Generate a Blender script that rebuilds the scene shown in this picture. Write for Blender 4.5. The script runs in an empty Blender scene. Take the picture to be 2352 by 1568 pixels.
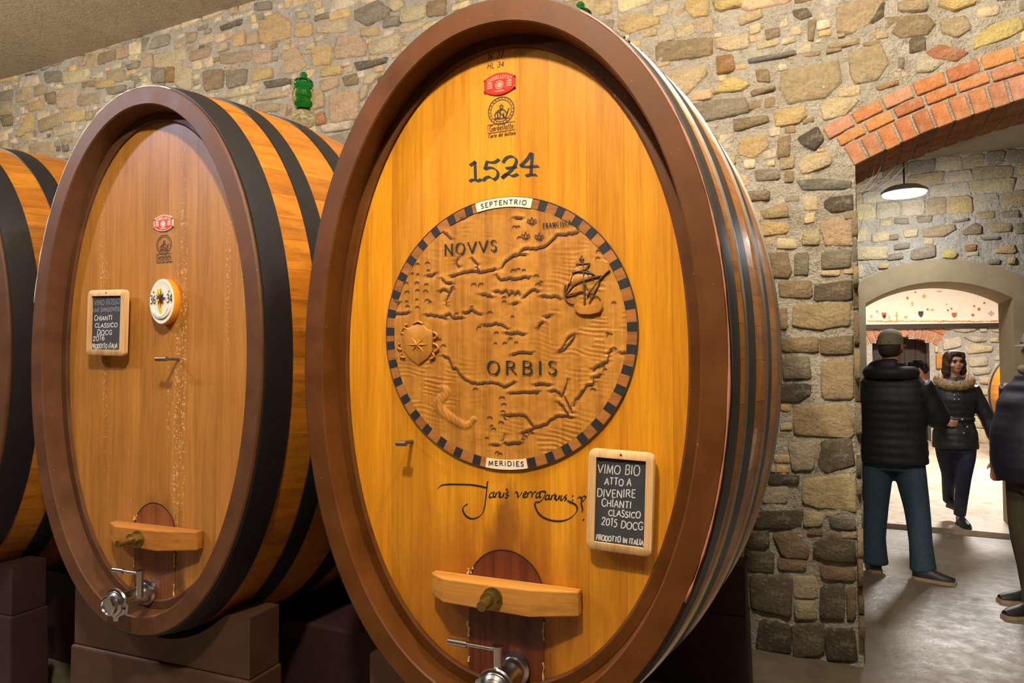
import bpy, bmesh, math, random
import numpy as np
from mathutils import Vector, Matrix

# ------------------------------------------------------------------ camera
scene = bpy.context.scene
COL = scene.collection
IMG_W, IMG_H, FOC = 2352, 1568, 1580.0
YAW, PITCH, ROLL, EYE = math.radians(25.8), math.radians(1.69), math.radians(-0.19), 1.56
CAM_M = (Matrix.Translation((0, 0, EYE)) @ Matrix.Rotation(YAW, 4, 'Z')
         @ Matrix.Rotation(math.pi / 2 + PITCH, 4, 'X') @ Matrix.Rotation(ROLL, 4, 'Z'))
cd = bpy.data.cameras.new('camera')
cd.sensor_width = 36.0
cd.lens = 36.0 * FOC / IMG_W
cd.clip_start = 0.05
cam = bpy.data.objects.new('camera', cd)
COL.objects.link(cam)
cam.matrix_world = CAM_M
scene.camera = cam

# ------------------------------------------------------------------ world, lamps, exposure
vs = scene.view_settings
vs.view_transform = 'Standard'
vs.look = 'None'
vs.gamma = 1.0
vs.use_curve_mapping = False
vs.exposure = 0.08
world = bpy.data.worlds.new('cellar_ambience')
scene.world = world
world.use_nodes = True
world.node_tree.nodes['Background'].inputs[0].default_value = (1.0, 0.86, 0.70, 1)
world.node_tree.nodes['Background'].inputs[1].default_value = 0.02

def lamp(name, loc, power, color, size=0.25, target=None, spread=170):
    ld = bpy.data.lights.new(name, 'AREA')
    ld.shape = 'DISK'
    ld.size = size
    ld.energy = power
    ld.color = color
    ld.spread = math.radians(spread)
    o = bpy.data.objects.new(name, ld)
    COL.objects.link(o)
    o.location = loc
    if target is not None:
        o.rotation_euler = (Vector(target) - Vector(loc)).to_track_quat('-Z', 'Y').to_euler()
    return o

def bulb(name, loc, power, color, radius=0.10):
    ld = bpy.data.lights.new(name, 'POINT')
    ld.energy = power; ld.color = color; ld.shadow_soft_size = radius
    o = bpy.data.objects.new(name, ld)
    COL.objects.link(o); o.location = loc
    return o

bulb('aisle_bulb_main', (-0.66, 0.08, 3.80), 335, (1.0, 0.90, 0.72), 0.08)
bulb('aisle_bulb_side', (-4.25, -0.30, 3.70), 200, (0.74, 0.76, 1.0), 0.08)
bulb('aisle_bulb_near', (0.22, 1.30, 3.95), 225, (1.0, 0.94, 0.84), 0.12)
bulb('aisle_bulb_far', (-6.2, 0.6, 3.85), 260, (1.0, 0.93, 0.82), 0.12)
bulb('middle_room_light', (0.36, 6.50, 2.86), 48, (0.97, 0.98, 1.0), 0.10)
lamp('map_room_light', (1.6, 11.0, 3.9), 600, (1.0, 0.96, 0.92), 1.0)

# ------------------------------------------------------------------ helpers
def lin(c):
    return tuple(((v / 255.0) / 12.92 if v / 255.0 <= 0.04045 else ((v / 255.0 + 0.055) / 1.055) ** 2.4) for v in c)

def ray(px, py):
    v = Vector(((px - IMG_W / 2) / FOC, -(py - IMG_H / 2) / FOC, -1.0))
    return (CAM_M.to_3x3() @ v)

def at_y(px, py, Y):
    d = ray(px, py)
    return Vector((0, 0, EYE)) + d * (Y / d.y)

def on_floor(px, py, z=0.0):
    d = ray(px, py)
    return Vector((0, 0, EYE)) + d * ((z - EYE) / d.z)

def tag(o, label=None, cat=None, group=None, kind=None):
    if label: o['label'] = label
    if cat: o['category'] = cat
    if group: o['group'] = group
    if kind: o['kind'] = kind
    return o

def mesh_obj(name, verts, faces, mat=None, parent=None, smooth=False):
    me = bpy.data.meshes.new(name)
    me.from_pydata([tuple(v) for v in verts], [], faces)
    if mat: me.materials.append(mat)
    if smooth:
        me.polygons.foreach_set('use_smooth', [True] * len(me.polygons))
    me.update()
    o = bpy.data.objects.new(name, me)
    COL.objects.link(o)
    if parent: o.parent = parent
    return o

def empty(name, loc=(0, 0, 0), rz=0.0):
    o = bpy.data.objects.new(name, None)
    COL.objects.link(o)
    o.location = loc
    o.rotation_euler = (0, 0, rz)
    o.empty_display_size = 0.1
    return o

class MB:
    """collects shapes into one mesh"""
    def __init__(s):
        s.v = []; s.f = []
    def add(s, verts, faces):
        n = len(s.v)
        s.v += [tuple(v) for v in verts]
        s.f += [tuple(i + n for i in f) for f in faces]
    def box(s, c, d, rot=None):
        x, y, z = d[0] / 2, d[1] / 2, d[2] / 2
        vs_ = [Vector(p) for p in ((-x, -y, -z), (x, -y, -z), (x, y, -z), (-x, y, -z), (-x, -y, z), (x, -y, z), (x, y, z), (-x, y, z))]
        if rot: vs_ = [rot @ v for v in vs_]
        s.add([v + Vector(c) for v in vs_], [(0, 3, 2, 1), (4, 5, 6, 7), (0, 1, 5, 4), (1, 2, 6, 5), (2, 3, 7, 6), (3, 0, 4, 7)])
    def loft(s, rings, closed=True, caps=True):
        n = len(rings[0]); vs_ = [p for r in rings for p in r]; fs = []
        for i in range(len(rings) - 1):
            for j in range(n if closed else n - 1):
                k = (j + 1) % n
                fs.append((i * n + j, i * n + k, (i + 1) * n + k, (i + 1) * n + j))
        if caps:
            fs.append(tuple(range(n - 1, -1, -1)))
            fs.append(tuple((len(rings) - 1) * n + j for j in range(n)))
        s.add(vs_, fs)
    def tube(s, pts, rad, n=10, caps=True):
        pts = [Vector(p) for p in pts]
        rads = rad if isinstance(rad, (list, tuple)) else [rad] * len(pts)
        rings = []
        up = None
        for i, p in enumerate(pts):
            t = (pts[min(i + 1, len(pts) - 1)] - pts[max(i - 1, 0)])
            t = t.normalized() if t.length > 1e-9 else Vector((0, 0, 1))
            if up is None:
                up = Vector((0, 0, 1)) if abs(t.z) < 0.9 else Vector((1, 0, 0))
            a = t.cross(up).normalized(); b = a.cross(t).normalized(); up = b
            rings.append([p + (a * math.cos(2 * math.pi * k / n) + b * math.sin(2 * math.pi * k / n)) * rads[i] for k in range(n)])
        s.loft(rings, True, caps)
    def lathe(s, prof, n=24, M=None, caps=True):
        rings = []
        for r, h in prof:
            ring = [Vector((r * math.cos(2 * math.pi * k / n), r * math.sin(2 * math.pi * k / n), h)) for k in range(n)]
            if M: ring = [M @ p for p in ring]
            rings.append(ring)
        s.loft(rings, True, caps)
    def build(s, name, mat=None, parent=None, smooth=False, bevel=0.0):
        o = mesh_obj(name, s.v, s.f, mat, parent, smooth)
        if bevel:
            m = o.modifiers.new('bevel', 'BEVEL'); m.width = bevel; m.segments = 2; m.limit_method = 'ANGLE'
        return o

def catmull(pts, k=5, closed=False):
    P = [Vector(p) for p in pts]
    if len(P) < 3: return P
    out = []
    n = len(P)
    rng = range(n if closed else n - 1)
    for i in rng:
        if closed:
            p0, p1, p2, p3 = P[i - 1], P[i], P[(i + 1) % n], P[(i + 2) % n]
        else:
            p0, p1, p2, p3 = P[max(i - 1, 0)], P[i], P[i + 1], P[min(i + 2, n - 1)]
        for j in range(k):
            t = j / k
            out.append(0.5 * ((2 * p1) + (p2 - p0) * t + (2 * p0 - 5 * p1 + 4 * p2 - p3) * t * t + (3 * p1 - p0 - 3 * p2 + p3) * t ** 3))
    if not closed: out.append(P[-1])
    return out

# ------------------------------------------------------------------ materials
class NT:
    def __init__(s, name):
        s.m = bpy.data.materials.new(name)
        s.m.use_nodes = True
        s.t = s.m.node_tree
        s.b = s.t.nodes['Principled BSDF']
    def n(s, typ, **kw):
        nd = s.t.nodes.new(typ)
        for k, v in kw.items():
            if k.startswith('i_'):
                key = k[2:]
                key = int(key) if key.isdigit() else key.replace('_', ' ')
                nd.inputs[key].default_value = v
            else:
                setattr(nd, k, v)
        return nd
    def l(s, a, b):
        s.t.links.new(a, b)
    def coord(s, scale=(1, 1, 1), loc=(0, 0, 0), out='Object'):
        tc = s.n('ShaderNodeTexCoord'); mp = s.n('ShaderNodeMapping')
        mp.inputs['Scale'].default_value = scale
        mp.inputs['Location'].default_value = loc
        s.l(tc.outputs[out], mp.inputs[0])
        return mp.outputs[0]
    def noise(s, vec, scale, detail=4, rough=0.55):
        nd = s.n('ShaderNodeTexNoise')
        nd.inputs['Scale'].default_value = scale
        nd.inputs['Detail'].default_value = detail
        nd.inputs['Roughness'].default_value = rough
        if vec is not None: s.l(vec, nd.inputs['Vector'])
        return nd.outputs['Fac']
    def ramp(s, fac, stops):
        r = s.n('ShaderNodeValToRGB')
        e = r.color_ramp.elements
        while len(e) < len(stops): e.new(0.5)
        for i, (p, c) in enumerate(stops):
            e[i].position = p
            e[i].color = (*c[:3], 1) if hasattr(c, '__len__') else (c, c, c, 1)
        s.l(fac, r.inputs[0])
        return r.outputs[0]
    def mix(s, fac, a, b, mode='MIX'):
        m = s.n('ShaderNodeMix', data_type='RGBA', blend_type=mode)
        def put(sock, v):
            if isinstance(v, (int, float)): sock.default_value = v
            elif isinstance(v, tuple): sock.default_value = (*v[:3], 1)
            else: s.l(v, sock)
        put(m.inputs[0], fac); put(m.inputs[6], a); put(m.inputs[7], b)
        return m.outputs[2]
    def math(s, op, a, b=None):
        m = s.n('ShaderNodeMath', operation=op)
        for i, v in enumerate((a, b)):
            if v is None: continue
            if isinstance(v, (int, float)): m.inputs[i].default_value = v
            else: s.l(v, m.inputs[i])
        return m.outputs[0]
    def bump(s, h, strength=0.3, dist=0.01):
        b = s.n('ShaderNodeBump')
        b.inputs['Strength'].default_value = strength
        b.inputs['Distance'].default_value = dist
        s.l(h, b.inputs['Height'])
        s.l(b.outputs[0], s.b.inputs['Normal'])
    def set(s, color=None, rough=None, metal=None):
        for key, v in (('Base Color', color), ('Roughness', rough), ('Metallic', metal)):
            if v is None: continue
            if isinstance(v, tuple): s.b.inputs[key].default_value = (*v[:3], 1)
            elif isinstance(v, (int, float)): s.b.inputs[key].default_value = v
            else: s.l(v, s.b.inputs[key])
        return s

def plain(name, rgb, rough=0.6, metal=0.0, var=0.12, scale=40, bump=0.0):
    t = NT(name)
    c = lin(rgb)
    vec = t.coord()
    n1 = t.noise(vec, scale)
    dark = tuple(v * (1 - var) for v in c); light = tuple(min(1, v * (1 + var)) for v in c)
    t.set(t.ramp(n1, [(0.3, dark), (0.7, light)]), rough, metal)
    if bump: t.bump(n1, bump, 0.004)
    return t.m

def worn_paint(name, rgb, chip, rough=0.50):
    """cask paint with small chips and scratches"""
    t = NT(name)
    c = lin(rgb); vec = t.coord()
    n1 = t.noise(vec, 9, 5); n2 = t.noise(vec, 70, 3, 0.6); n3 = t.noise(t.coord((1, 1, 6)), 26, 2)
    base = t.ramp(n1, [(0.3, tuple(v * .78 for v in c)), (0.7, tuple(v * 1.2 for v in c))])
    m = t.math('MULTIPLY', t.ramp(n2, [(0.66, 0.0), (0.72, 0.8)]), t.ramp(n3, [(0.5, 0.0), (0.62, 1.0)]))
    t.set(t.mix(m, base, lin(chip)), t.ramp(n1, [(0.3, rough - .06), (0.7, rough + .1)]))
    t.b.inputs['Specular IOR Level'].default_value = 0.28
    t.bump(n1, 0.12, 0.004)
    return t.m

def wood(name, base, dark, grain='z', rough=0.45, rnd=0.18, streak=0.55, stain=None, coat=0.0, gscale=1.0, soft=0.0, flecks=None):
    """base/dark srgb; grain axis; per-board tint from the object's own colour"""
    t = NT(name)
    g = {'z': (22, 22, 0.9), 'y': (22, 0.9, 22), 'x': (0.9, 22, 22)}[grain]
    g = tuple(v * gscale for v in g)
    dark = tuple(d * (1 - soft) + b * soft for d, b in zip(dark, base))
    oi = t.n('ShaderNodeObjectInfo')
    tc = t.n('ShaderNodeTexCoord')
    off = t.n('ShaderNodeVectorMath', operation='SCALE'); 
    comb = t.n('ShaderNodeCombineXYZ')
    t.l(oi.outputs['Random'], comb.inputs[0]); t.l(oi.outputs['Random'], comb.inputs[1]); t.l(oi.outputs['Random'], comb.inputs[2])
    t.l(comb.outputs[0], off.inputs[0]); off.inputs['Scale'].default_value = 17.0
    addv = t.n('ShaderNodeVectorMath', operation='ADD')
    t.l(tc.outputs['Object'], addv.inputs[0]); t.l(off.outputs[0], addv.inputs[1])
    mp = t.n('ShaderNodeMapping'); mp.inputs['Scale'].default_value = g
    t.l(addv.outputs[0], mp.inputs[0])
    n1 = t.noise(mp.outputs[0], 1.6, 6, 0.62)
    mp2 = t.n('ShaderNodeMapping'); mp2.inputs['Scale'].default_value = tuple(v * 5.0 for v in g)
    t.l(addv.outputs[0], mp2.inputs[0])
    n2 = t.noise(mp2.outputs[0], 2.0, 3, 0.6)
    n3 = t.noise(addv.outputs[0], 3.0, 3, 0.5)
    c = t.ramp(n1, [(0.25, lin(dark)), (0.5 + (1 - streak) * 0.1, lin(base)), (0.85, tuple(min(1, v * 1.18) for v in lin(base)))])
    c = t.mix(0.5, c, t.ramp(n2, [(0.3, (0.62, 0.56, 0.5)), (0.65, (1, 1, 1))]), 'MULTIPLY')
    c = t.mix(0.35, c, t.ramp(n3, [(0.3, (0.78, 0.7, 0.6)), (0.7, (1.0, 1.0, 1.0))]), 'MULTIPLY')
    c = t.mix(1.0, c, oi.outputs['Color'], 'MULTIPLY')
    if flecks:
        mpf = t.n('ShaderNodeMapping'); mpf.inputs['Scale'].default_value = (9, 9, .35)
        t.l(addv.outputs[0], mpf.inputs[0])
        band = t.ramp(t.noise(mpf.outputs[0], 1.2, 2), [(.60, 0.0), (.68, 1.0)])
        fk = t.ramp(t.noise(tc.outputs['Object'], 110, 3), [(.55, 0.0), (.66, .7)])
        c = t.mix(t.math('MULTIPLY', band, fk), c, lin(flecks))
    if stain:
        for (cx, cz, sx, sz, col, amount) in stain:
            m3 = t.n('ShaderNodeMapping'); 
            m3.inputs['Location'].default_value = (-cx * sx, 0, -cz * sz); m3.inputs['Scale'].default_value = (sx, 0, sz)
            t.l(tc.outputs['Object'], m3.inputs[0])
            ln = t.n('ShaderNodeVectorMath', operation='LENGTH'); t.l(m3.outputs[0], ln.inputs[0])
            mp4 = t.n('ShaderNodeMapping'); mp4.inputs['Scale'].default_value = (14, 14, 3)
            t.l(tc.outputs['Object'], mp4.inputs[0])
            nz = t.noise(mp4.outputs[0], 1.5, 4)
            d = t.math('ADD', ln.outputs['Value'], t.math('MULTIPLY', t.math('SUBTRACT', nz, 0.5), 1.1))
            msk = t.ramp(d, [(0.55, amount), (1.0 if True else 1, 0.0)])
            c = t.mix(msk, c, lin(col))
    t.set(c, rough)
    if coat: t.b.inputs['Coat Weight'].default_value = coat
    t.bump(n2, 0.12, 0.002)
    return t.m

def stone_material(name='rubble_stone'):
    t = NT(name)
    oi = t.n('ShaderNodeObjectInfo')
    tc = t.n('ShaderNodeTexCoord')
    n1 = t.noise(tc.outputs['Object'], 9, 5, 0.65)
    n2 = t.noise(tc.outputs['Object'], 55, 4, 0.7)
    n3 = t.noise(tc.outputs['Object'], 25, 6, 0.75)
    c = t.mix(1.0, oi.outputs['Color'], t.ramp(n1, [(0.28, (0.60, 0.58, 0.56)), (0.5, (0.95, 0.93, 0.9)), (0.75, (1.2, 1.15, 1.05))]), 'MULTIPLY')
    c = t.mix(0.75, c, t.ramp(n2, [(0.3, (0.62, 0.6, 0.58)), (0.6, (1.05, 1.05, 1.05))]), 'MULTIPLY')
    c = t.mix(t.ramp(n3, [(0.52, 0.0), (0.70, 0.6)]), c, lin((190, 175, 146)))
    n4 = t.noise(tc.outputs['Object'], 13, 8, 0.8)
    c = t.mix(t.ramp(n4, [(0.58, 0.0), (0.72, 0.45)]), c, lin((92, 82, 64)))
    t.set(c, 0.92)
    h = t.math('ADD', t.math('MULTIPLY', n3, 1.0), t.math('MULTIPLY', n2, 0.5))
    t.bump(h, 1.0, 0.018)
    return t.m

def stone_vcol_material():
    t = NT('rubble_stone_small')
    at = t.n('ShaderNodeAttribute'); at.attribute_name = 'stone_colour'
    tc = t.n('ShaderNodeTexCoord')
    n2 = t.noise(tc.outputs['Object'], 45, 5, 0.7)
    n1 = t.noise(tc.outputs['Object'], 9, 5, 0.65)
    c = t.mix(1.0, at.outputs['Color'], t.ramp(n1, [(0.28, (0.60, 0.58, 0.56)), (0.5, (0.95, 0.93, 0.9)), (0.75, (1.2, 1.15, 1.05))]), 'MULTIPLY')
    c = t.mix(0.75, c, t.ramp(n2, [(0.3, (0.62, 0.6, 0.58)), (0.6, (1.05, 1.05, 1.05))]), 'MULTIPLY')
    t.set(c, 0.92); t.bump(n2, 0.8, 0.01)
    return t.m

def mortar_material(name, rgb, rgb2, dirt=True):
    t = NT(name)
    tc = t.n('ShaderNodeTexCoord')
    n1 = t.noise(tc.outputs['Object'], 5, 6, 0.7)
    n2 = t.noise(tc.outputs['Object'], 60, 4, 0.7)
    n3 = t.noise(tc.outputs['Object'], 22, 5, 0.7)
    c = t.ramp(n1, [(0.3, lin(rgb2)), (0.6, lin(rgb))])
    c = t.mix(0.7, c, t.ramp(n2, [(0.3, (0.66, 0.63, 0.6)), (0.62, (1.05, 1.05, 1.05))]), 'MULTIPLY')
    c = t.mix(t.ramp(n3, [(0.3, 0.5), (0.42, 0.0)]), c, lin((96, 82, 62)))
    t.set(c, 0.95)
    t.bump(t.math('ADD', n2, t.math('MULTIPLY', n3, 2.5)), 1.0, 0.02)
    return t.m

def concrete_material(name, rgb, rgb2, rough_lo=0.38, rough_hi=0.68):
    t = NT(name)
    tc = t.n('ShaderNodeTexCoord')
    mp = t.n('ShaderNodeMapping'); mp.inputs['Scale'].default_value = (1, 1, 1)
    t.l(tc.outputs['Object'], mp.inputs[0])
    n1 = t.noise(mp.outputs[0], 1.3, 6, 0.65)
    n2 = t.noise(mp.outputs[0], 9, 6, 0.7)
    n3 = t.noise(mp.outputs[0], 40, 4, 0.6)
    c = t.ramp(n1, [(0.3, lin(rgb2)), (0.65, lin(rgb))])
    c = t.mix(0.6, c, t.ramp(n2, [(0.3, (0.62, 0.58, 0.52)), (0.65, (1.1, 1.1, 1.1))]), 'MULTIPLY')
    c = t.mix(0.35, c, t.ramp(n3, [(0.3, (0.7, 0.68, 0.65)), (0.6, (1, 1, 1))]), 'MULTIPLY')
    t.set(c, t.ramp(n2, [(0.35, rough_lo), (0.7, rough_hi)]))
    t.bump(t.math('ADD', n2, t.math('MULTIPLY', n1, 2.0)), 0.35, 0.02)
    return t.m

MAT = {}
MAT['stone'] = stone_material()
MAT['stone_small'] = stone_vcol_material()
MAT['mortar'] = mortar_material('lime_mortar', (216, 206, 186), (190, 176, 150))
MAT['mortar_pale'] = mortar_material('pale_lime_mortar', (214, 204, 188), (190, 176, 152))
MAT['plaster'] = mortar_material('ceiling_plaster', (222, 202, 164), (208, 188, 150))
MAT['frame_plaster'] = plain('smooth_grey_plaster', (154, 136, 104), 0.85, 0, 0.10, 9, 0.2)
MAT['floor'] = concrete_material('worn_concrete', (140, 129, 112), (104, 92, 75))
MAT['floor_far'] = concrete_material('tan_concrete', (186, 168, 148), (160, 136, 114))
def brick_material():
    t = NT('arch_brick')
    oi = t.n('ShaderNodeObjectInfo'); tc = t.n('ShaderNodeTexCoord')
    n2 = t.noise(tc.outputs['Object'], 60, 4, 0.7); n1 = t.noise(tc.outputs['Object'], 12, 4, 0.6)
    c = t.mix(1.0, oi.outputs['Color'], t.ramp(n1, [(0.3, (0.75, 0.72, 0.7)), (0.7, (1.12, 1.1, 1.08))]), 'MULTIPLY')
    c = t.mix(0.6, c, t.ramp(n2, [(0.3, (0.7, 0.7, 0.7)), (0.6, (1, 1, 1))]), 'MULTIPLY')
    n3 = t.noise(tc.outputs['Object'], 22, 5, 0.75)
    c = t.mix(t.ramp(n3, [(0.5, 0.0), (0.7, 0.6)]), c, lin((186, 166, 138)))
    t.set(c, 0.9); t.bump(t.math('ADD', n2, n3), 0.8, 0.012)
    return t.m
MAT['brick'] = brick_material()
# ================================================================== the setting
WALL_Y = 3.98
WALL_T = 0.47
JAMB_X = 0.065
CEIL_Z = 4.44
rng = random.Random(11)
nrng = np.random.RandomState(5)
PAL = {'c': (206, 188, 148), 'y': (206, 176, 118), 't': (178, 156, 118), 'b': (140, 118, 86), 'g': (140, 130, 112),
       'd': (92, 82, 66), 'k': (56, 50, 44), 'r': (176, 112, 74), 'w': (204, 190, 164), 'o': (160, 112, 52),
       'p': (202, 172, 136), 's': (106, 108, 104), 'v': (212, 188, 112)}

def fit_circle(pts):
    A = np.array([[2 * p[0], 2 * p[1], 1] for p in pts]); b = np.array([p[0] ** 2 + p[1] ** 2 for p in pts])
    s = np.linalg.lstsq(A, b, rcond=None)[0]
    return s[0], s[1], math.sqrt(s[2] + s[0] ** 2 + s[1] ** 2)

# --- the brick arch's inner and outer line, from points on its face
ARCH_IN = [at_y(x, y, WALL_Y) for x, y in ((1962, 385), (2011, 357), (2071, 326), (2136, 300), (2207, 273), (2279, 250), (2350, 234))]
acx, acz, acr = fit_circle([(p.x, p.z) for p in ARCH_IN])
acx = min(max(acx, 1.3), 2.4)
# refit radius with the centre's x held
A = np.array([[2 * p.z, 1.0] for p in ARCH_IN]); b_ = np.array([(p.x - acx) ** 2 + p.z ** 2 for p in ARCH_IN])
s_ = np.linalg.lstsq(A, b_, rcond=None)[0]
acz = float(s_[0]); acr = math.sqrt(float(s_[1]) + acz * acz)
ARCH_R0, ARCH_R1, ARCH_R2, ARCH_R3 = acr, acr + 0.128, acr + 0.195, acr + 0.262
JAMB_R = 2 * acx - JAMB_X

def in_opening(x, z, grow=0.0):
    if x < JAMB_X - grow or x > JAMB_R + grow: return False
    return (x - acx) ** 2 + (z - acz) ** 2 < (acr + grow) ** 2 if z > acz + 0.2 else True

def relief_wall(name, x0, x1, z0, z1, y, step, mat, hole, amp=0.008, back=0.4, seed=1):
    r = np.random.RandomState(seed)
    nx = int(round((x1 - x0) / step)); nz = int(round((z1 - z0) / step))
    h = r.rand(nz + 1, nx + 1)
    for _ in range(1): h = (h + np.roll(h, 1, 0) + np.roll(h, 1, 1) + np.roll(h, -1, 0) + np.roll(h, -1, 1)) / 5
    h = (h - h.mean()) / (h.std() + 1e-6) * amp
    verts = []; faces = []
    for j in range(nz + 1):
        for i in range(nx + 1):
            verts.append((x0 + (x1 - x0) * i / nx, y - h[j, i], z0 + (z1 - z0) * j / nz))
    for j in range(nz):
        for i in range(nx):
            cx = x0 + (x1 - x0) * (i + .5) / nx; cz = z0 + (z1 - z0) * (j + .5) / nz
            if hole(cx, cz): continue
            a = j * (nx + 1) + i
            faces.append((a, a + 1, a + nx + 2, a + nx + 1))
    # the back of the wall
    n = len(verts)
    bs = 0.1
    bx = int(round((x1 - x0) / bs)); bz = int(round((z1 - z0) / bs))
    for j in range(bz + 1):
        for i in range(bx + 1):
            verts.append((x0 + (x1 - x0) * i / bx, y + back, z0 + (z1 - z0) * j / bz))
    for j in range(bz):
        for i in range(bx):
            cx = x0 + (x1 - x0) * (i + .5) / bx; cz = z0 + (z1 - z0) * (j + .5) / bz
            if hole(cx, cz): continue
            a = n + j * (bx + 1) + i
            faces.append((a, a + bx + 1, a + bx + 2, a + 1))
    o = mesh_obj(name, verts, faces, mat, None, True)
    tag(o, kind='structure')
    return o

WSTEP = 0.035
wx0 = JAMB_X - WSTEP * 255
wx1 = JAMB_X + WSTEP * 90
wall_back = relief_wall('wall_back', wx0, wx1, 0.0, WSTEP * 127, WALL_Y, WSTEP, MAT['mortar'],
                        lambda x, z: in_opening(x, z, -0.0) or (x > JAMB_X and (x - acx) ** 2 + (z - acz) ** 2 < (ARCH_R1 + 0.02) ** 2 and z > 1.5 and x < JAMB_R), 0.006, WALL_T)
# jamb faces
for jx, nm in ((JAMB_X, 'wall_jamb_left'), (JAMB_R, 'wall_jamb_right')):
    zt = acz + math.sqrt(acr ** 2 - (jx - acx) ** 2)
    vv = []; ff = []
    for j in range(41):
        for i in range(7):
            vv.append((jx + nrng.uniform(-.004, .004), WALL_Y - 0.004 + (WALL_T + .008) * i / 6, (zt + .05) * j / 40))
    for j in range(40):
        for i in range(6):
            a = j * 7 + i; ff.append((a, a + 1, a + 8, a + 7) if jx == JAMB_X else (a, a + 7, a + 8, a + 1))
    tag(mesh_obj(nm, vv, ff, MAT['mortar'], None, True), kind='structure')

# ------------------------------------------------------------------ stones
def stone_outline(poly, r):
    P = [Vector((p[0], p[1])) for p in poly]
    area = sum(P[i - 1].x * P[i].y - P[i].x * P[i - 1].y for i in range(len(P)))
    if area < 0: P.reverse()
    out = []
    n = len(P)
    if n <= 5:
        for i in range(n):
            a, b, c = P[i - 1], P[i], P[(i + 1) % n]
            k = r.uniform(0.05, 0.16)
            out.append(b.lerp(a, k)); out.append(b.lerp(c, r.uniform(0.05, 0.16)))
    else:
        out = P
    sz = math.sqrt(abs(area) / 2)
    return [p + Vector((r.uniform(-1, 1), r.uniform(-1, 1))) * sz * 0.035 for p in out]

def stone_geo(outline, height, r, skirt=0.02):
    n = len(outline)
    c = sum(outline, Vector((0, 0))) / n
    rel = [p - c for p in outline]
    v = []; f = []
    tilt = Vector((r.uniform(-1, 1), r.uniform(-1, 1))) * height * 2.0
    for p in rel: v.append((p.x * 1.02, p.y * 1.02, -skirt))
    for p in rel: v.append((p.x * 0.985, p.y * 0.985, height * r.uniform(0.55, 0.85)))
    for p in rel:
        q = p * r.uniform(0.80, 0.93)
        v.append((q.x, q.y, height * r.uniform(0.8, 1.15) + q.dot(tilt)))
    v.append((0, 0, height * r.uniform(0.9, 1.25)))
    for k in range(2):
        for i in range(n):
            j = (i + 1) % n
            f.append((k * n + i, k * n + j, (k + 1) * n + j, (k + 1) * n + i))
    for i in range(n):
        f.append((2 * n + i, 2 * n + (i + 1) % n, 3 * n))
    return c, v, f

def vary(rgb, r, a=0.09, toward=None, amt=0.0):
    k = 1 + r.uniform(-a, a)
    c = lin(rgb)
    if toward: c = tuple(x * (1 - amt) + y * amt for x, y in zip(c, lin(toward)))
    return tuple(max(0.0, min(1.0, v * 1.1 * k * (1 + r.uniform(-.03, .03)))) for v in c)
MORTAR_RGB = (192, 176, 144)

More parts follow.
